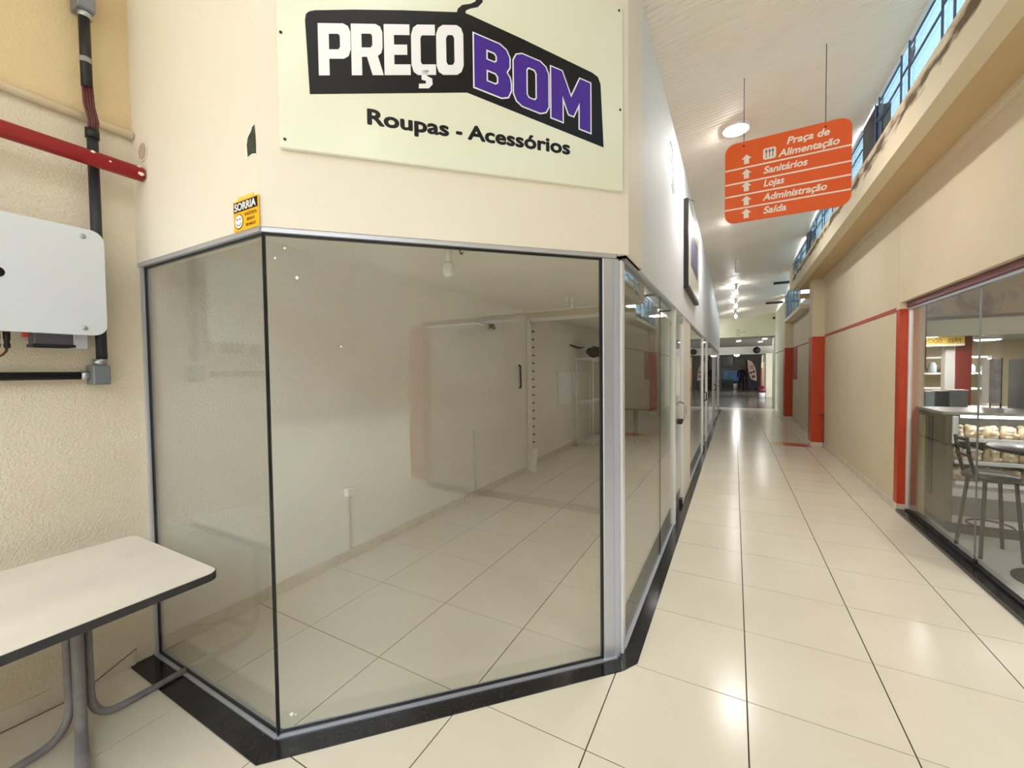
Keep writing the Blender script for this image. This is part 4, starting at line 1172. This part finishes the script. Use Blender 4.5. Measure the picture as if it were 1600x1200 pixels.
ru = thing('rollup_banner', (2.46, 6.42, 1.16), 'white and grey upright roll banner behind the display case', 'banner')
box('print', 2.385, 2.44, 6.40, 6.405, 1.18, 1.66, white_p, ru)
box('print', 2.44, 2.53, 6.40, 6.405, 1.18, 1.66, mat('grey_purple_print', (116, 108, 122), 0.4, rgb2=(168, 164, 172), vscale=14), ru)
box('pole', 2.53, 2.54, 6.405, 6.415, 0.0, 1.67, dark_m, ru)
box('base', 2.38, 2.55, 6.36, 6.46, 0.0, 0.05, steel, ru, 0.006)
box('support', 2.45, 2.46, 6.406, 6.416, 0.05, 1.2, dark_m, ru)
fr = thing('grey_fridge', (3.3, 6.4, 0), 'tall blue grey fridge cabinet at the right inside the bakery', 'fridge')
box('body', 2.62, 3.6, 6.15, 6.50, 0.0, 1.66, mat('blue_grey_metal', (132, 142, 146), 0.35), fr, 0.01)
box('door_seam', 3.09, 3.10, 6.146, 6.15, 0.1, 1.6, dark_m, fr)
box('top_grille', 2.64, 3.58, 6.144, 6.15, 1.56, 1.64, mat('fridge_grille', (96, 102, 106), 0.5), fr)
# post beside the case, and machine shelf at the back
tag(box('scale_stand', 1.84, 1.90, 6.12, 6.18, 0.0, 1.10, mat('cream_post', (206, 192, 150), 0.5), None, 0.006), 'cream upright post left of the glass display case', 'post')
sh = thing('back_shelf', (3.0, 9.6, 0), 'bright white shelf unit at the back of the bakery', 'shelf')
for x in (2.45, 3.6):
    box('upright', x, x + 0.04, 9.5, 9.8, 0, 1.75, white_p, sh)
for z in (0.4, 0.9, 1.2, 1.45, 1.72):
    box('shelf_board', 2.45, 3.64, 9.5, 9.8, z, z + 0.03, white_p, sh, 0.003)
for k in range(7):
    x = 2.52 + 0.155 * k
    h = (0.16, 0.2, 0.13, 0.18, 0.15, 0.2, 0.14)[k]
    tag(lathe('jar', [(0.05, 0), (0.055, 0.02), (0.055, h * .75), (0.035, h * .85), (0.035, h)], (x, 9.62, 1.48), mat('jar_%d' % (k % 3), ((196, 204, 208), (120, 112, 104), (226, 226, 220))[k % 3], 0.2), None, 14), 'jar %s on the white back shelf of the bakery' % ('at the left end', 'second from left', 'third from left', 'in the middle', 'third from right', 'second from right', 'at the right end')[k], 'jar', 'jars on the bakery back shelf')
bl = emis('bakery_lamp', LAMP_WHITE, 150.0)
disc_lamp(2.3, 7.45, 2.02, 'lit round lamp under the low bakery ceiling near the reversed sign', bl, 0.10, 'bakery ceiling lamps')
disc_lamp(2.6, 3.6, 2.75, 'added round fill lamp on the bakery ceiling above the round table', bl, 0.15, 'bakery ceiling lamps')  # lamp added out of view to lift the dim bakery
disc_lamp(2.6, 0.6, 2.75, 'added round fill lamp on the bakery ceiling nearest the entrance', bl, 0.15, 'bakery ceiling lamps')  # another added lamp, out of view, for more bakery light
disc_lamp(3.4, 9.0, 2.02, 'added round fill lamp under the low bakery ceiling near the back shelf', bl, 0.14, 'bakery ceiling lamps')  # added lamp that lights the bakery's far end

# ================================================================== FAR HALL
hl = emis('hall_lamp', LAMP_WHITE, 90.0)
for (x, y_, z_, lab) in ((0.16, 21.2, 2.87, 'small white lamp on the hall ceiling just past the corridor end'), (1.06, 22.5, 2.87, 'round downlight in the hall ceiling further back'), (1.12, 20.4, 2.87, 'round downlight in the hall ceiling nearer the corridor')):
    disc_lamp(x, y_, z_, lab, hl, 0.09, 'hall ceiling lamps')
fl = thing('floodlight', (0.12, 30.0, 2.5), 'glaring white floodlight hanging in the far hall', 'lamp')
tube('hanger', [(0.12, 30.0, 3.6), (0.12, 30.0, 2.58)], 0.012, dark_m, fl, 8)
lathe('head', [(0.02, 0.12), (0.10, 0.06), (0.16, 0.0)], (0.12, 30.0, 2.46), white_p, fl, 18)
lathe('lamp', [(0.15, -0.002), (0.12, -0.05), (0.03, -0.07)], (0.12, 30.0, 2.46), emis('flood', LAMP_WHITE, 160.0), fl, 18)
tv = thing('wall_screen', (-0.53, 37.55, 1.7), 'dark screen on the back wall of the far hall', 'screen')
box('screen', -0.94, -0.12, 37.50, 37.56, 1.72, 2.62, mat('dark_screen', (26, 26, 30), 0.2), tv, 0.01)
box('lower_strip', -0.94, -0.12, 37.495, 37.50, 1.72, 1.80, dark_m, tv)
box('bracket', -0.6, -0.46, 37.56, 37.60, 2.0, 2.3, dark_m, tv)
def sea(name):
    m = bpy.data.materials.new(name); m.use_nodes = True
    nt = m.node_tree; b = nt.nodes['Principled BSDF']; b.inputs['Roughness'].default_value = 0.4
    geo = nt.nodes.new('ShaderNodeNewGeometry')
    n = nt.nodes.new('ShaderNodeTexNoise'); n.inputs['Scale'].default_value = 3.4; n.inputs['Detail'].default_value = 4
    nt.links.new(geo.outputs['Position'], n.inputs['Vector'])
    r = nt.nodes.new('ShaderNodeValToRGB'); cr = r.color_ramp
    cr.elements[0].position = 0.38; cr.elements[0].color = (*lin((40, 110, 108)), 1)
    cr.elements[1].position = 0.66; cr.elements[1].color = (*lin((70, 112, 190)), 1)
    e = cr.elements.new(0.5); e.color = (*lin((82, 130, 186)), 1)
    nt.links.new(n.outputs['Fac'], r.inputs[0]); nt.links.new(r.outputs[0], b.inputs['Base Color'])
    return m
ml = thing('sea_mural', (-0.06, 36.9, 0), 'blue and green sea picture panel standing in the far hall', 'mural')
box('picture', -0.82, 0.68, 36.88, 36.92, 0.60, 1.42, sea('sea_picture'), ml)
box('stand', -0.80, -0.74, 36.9, 36.96, 0, 0.6, dark_m, ml); box('stand', 0.60, 0.66, 36.9, 36.96, 0, 0.6, dark_m, ml)
be = thing('black_bench', (-0.55, 36.2, 0), 'low black slatted bench before the sea picture', 'bench')
box('seat', -0.95, -0.12, 36.1, 36.45, 0.42, 0.50, black_m, be, 0.01)
box('backrest', -0.95, -0.12, 36.44, 36.49, 0.5, 0.74, black_m, be, 0.01)
for x in (-0.93, -0.20):
    for yq in (36.12, 36.39):
        box('leg', x, x + 0.06, yq, yq + 0.06, 0, 0.42, black_m, be)
box('stretcher', -0.93, -0.14, 36.12, 36.16, 0.15, 0.2, black_m, be)
bn = thing('white_bin', (0.05, 36.0, 0), 'white bin standing between the black bench and the person', 'bin')
lathe('body', [(0.10, 0), (0.13, 0.42)], (0.05, 36.0, 0), white_p, bn, 16)
lathe('rim', [(0.14, 0.42), (0.14, 0.45), (0.12, 0.46)], (0.05, 36.0, 0), mat('bin_rim', (206, 206, 204), 0.4), bn, 16)

# person in dark clothes, walking
def skin_mesh(verts, edges, radii, sub=1):
    me = bpy.data.meshes.new('tmp_skin')
    me.from_pydata(verts, edges, [])
    o = bpy.data.objects.new('tmp_skin', me)
    C.objects.link(o)
    md = o.modifiers.new('s', 'SKIN'); md.use_smooth_shade = True
    for i, r in enumerate(radii):
        me.skin_vertices[0].data[i].radius = r if isinstance(r, tuple) else (r, r)
    me.skin_vertices[0].data[0].use_root = True
    m2 = o.modifiers.new('b', 'SUBSURF'); m2.levels = sub; m2.render_levels = sub
    dg = bpy.context.evaluated_depsgraph_get()
    out = bpy.data.meshes.new_from_object(o.evaluated_get(dg))
    bpy.data.objects.remove(o)
    return out
px, py = 0.46, 36.3
pe = thing('person', (px, py, 0), 'person in black clothes standing in the far hall before the sea picture', 'person')
P = lambda x, y, z: (px + x, py + y, z)
V = [P(0, 0, .95), P(0, 0, 1.12), P(0, 0, 1.32), P(0, 0, 1.44), P(0, -.01, 1.52), P(0, -.02, 1.62), P(0, -.02, 1.70),
     P(.19, 0, 1.40), P(.25, .03, 1.14), P(.20, -.12, 0.95), P(-.19, 0, 1.40), P(-.25, .02, 1.14), P(-.22, -.10, .93),
     P(.09, 0, .88), P(.11, -.02, .48), P(.11, .03, .09), P(.12, -.12, .045), P(-.09, 0, .88), P(-.12, .04, .48), P(-.13, .10, .09), P(-.13, -.04, .045)]
E_ = [(0, 1), (1, 2), (2, 3), (3, 4), (4, 5), (5, 6), (3, 7), (7, 8), (8, 9), (3, 10), (10, 11), (11, 12), (0, 13), (13, 14), (14, 15), (15, 16), (0, 17), (17, 18), (18, 19), (19, 20)]
Rr = [(.15, .11), (.14, .10), (.16, .11), (.10, .09), .055, .085, .08, .065, .05, .035, .065, .05, .035, .09, .065, .045, .04, .09, .065, .045, .04]
me = skin_mesh(V, E_, Rr)
place('body', me, mat('black_clothes', (26, 26, 34), 0.8), pe)
lathe('hair', [(0.02, .10), (.085, .06), (.095, 0.0), (.085, -.05)], (px, py + 0.01, 1.68), mat('dark_hair', (28, 22, 20), 0.7), pe, 14)
lathe('face', [(0.02, .10), (.070, .07), (.078, 0.0), (.055, -.07), (.02, -.10)], (px, py - 0.035, 1.635), mat('skin', (178, 132, 106), 0.6), pe, 14)
for s in (-1, 1):
    bm = bmesh.new()
    for k in range(5):
        a = -0.02 + 0.012 * k
        tube_bm(bm, [P(s * .215 + a * .6, -.115, .95), P(s * .215 + a, -.135, .90), P(s * .215 + a, -.13, .86 - .01 * (2 - abs(k - 2)))], 0.009, 6)
    obj('hand', bm, mat('skin', (178, 132, 106)), pe, True)
# feather flag
ff = thing('feather_flag', (1.15, 34.2, 0), 'pale feather flag with red print leaning in the far hall', 'flag')
fx = frame_mw((0.80, 34.2, 0.0), (1, 0, 0), (0, -1, 0))
flg = [(0.62, 0.68), (0.36, 0.76), (0.22, 0.92), (0.12, 1.25), (0.05, 1.70), (0.0, 2.24), (0.16, 2.20), (0.34, 2.04), (0.50, 1.72), (0.58, 1.30), (0.62, 0.95)]
fab = flat_shape('fabric', [flg], fx, mat('pale_flag_cloth', (232, 200, 184), 0.7), ff, 0.006)
for (x0, x1, z0, z1) in ((0.16, 0.42, 1.72, 1.80), (0.15, 0.45, 1.58, 1.66)):
    flat_shape('print_band', [[(x0, z0), (x1, z0), (x1, z1), (x0, z1)]], shift(fx, 0, 0, 0.0045), mat('red_print', (196, 108, 98), 0.6), fab, 0.001)
for (cx, cz, r) in ((0.24, 1.28, .09), (0.42, 1.36, .09), (0.40, 1.0, .11)):
    flat_shape('print_spot', [dot(cx, cz, r, 14)], shift(fx, 0, 0, 0.0045), mat('dark_red_print', (112, 62, 58), 0.6), fab, 0.001)
tube('pole', [(1.42, 34.2, 0.0), (1.42, 34.2, 0.9), (1.36, 34.2, 1.6), (1.10, 34.2, 2.12), (0.80, 34.2, 2.24)], 0.014, dark_m, ff, 8)
lathe('foot', [(0.2, 0.0), (0.2, 0.03), (0.05, 0.05)], (1.42, 34.2, 0), dark_m, ff, 16)
ca = thing('dark_cart', (1.15, 34.8, 0), 'dark purple cart standing behind the feather flag', 'cart')
box('body', 0.86, 1.38, 34.5, 35.0, 0.16, 0.72, mat('dark_purple', (46, 32, 56), 0.5), ca, 0.03, 2)
box('tray', 0.84, 1.40, 34.48, 35.02, 0.72, 0.76, dark_m, ca)
for x in (0.93, 1.31):
    for yq in (34.56, 34.94):
        lathe('wheel', [(0.06, -0.02), (0.08, -0.01), (0.08, 0.01), (0.06, 0.02)], (x, yq, 0.08), black_m, ca, 14, 'x')
        box('wheel_fork', x - 0.006, x + 0.006, yq - 0.02, yq + 0.02, 0.08, 0.17, dark_m, ca)
rb = thing('domed_bin', (1.30, 26.4, 0), 'white bin with red domed lid by the cream pier of the hall', 'bin')
lathe('body', [(0.13, 0.0), (0.16, 0.30)], (1.32, 26.0, 0.0), white_p, rb, 20)
lathe('dome', [(0.19, 0.28), (0.205, 0.38), (0.19, 0.50), (0.13, 0.60), (0.03, 0.645)], (1.32, 26.0, 0.0), mat('dark_red_plastic', (112, 22, 34), 0.3), rb, 24)
sp = thing('globe_speaker', (1.10, 27.4, 2.4), 'black globe hanging under the hall ceiling before the white header', 'speaker')
bm = bmesh.new(); bmesh.ops.create_uvsphere(bm, u_segments=20, v_segments=12, radius=0.19)
for v in bm.verts: v.co += Vector((1.10, 27.0, 2.62))
obj('globe', bm, mat('dark_brown_globe', (40, 30, 28), 0.5), sp, True)
tube('hanger', [(1.10, 27.0, 2.80), (1.10, 27.0, 2.87)], 0.02, dark_m, sp, 8)
tag(box('planter', 0.74, 0.86, 36.9, 37.2, 0, 2.3, mat('brown_post', (92, 50, 34), 0.6), None, 0.01), 'brown upright post behind the feather flag', 'post')
# lamps added out of view behind the camera to brighten the entrance
el = emis('added_entrance_lamp', LAMP_WARM, 12.0)
for (x, y_, lab) in ((-1.6, -1.0, 'added unseen ceiling lamp of the entrance nearest the table'),):
    disc_lamp(x, y_, 4.22, lab, el, 0.16, 'added entrance ceiling lamps')
disc_lamp(0.3, -0.6, ceil_z(0.3, -0.6), 'added unseen ceiling lamp at the start of the corridor', el, 0.16, 'added entrance ceiling lamps')
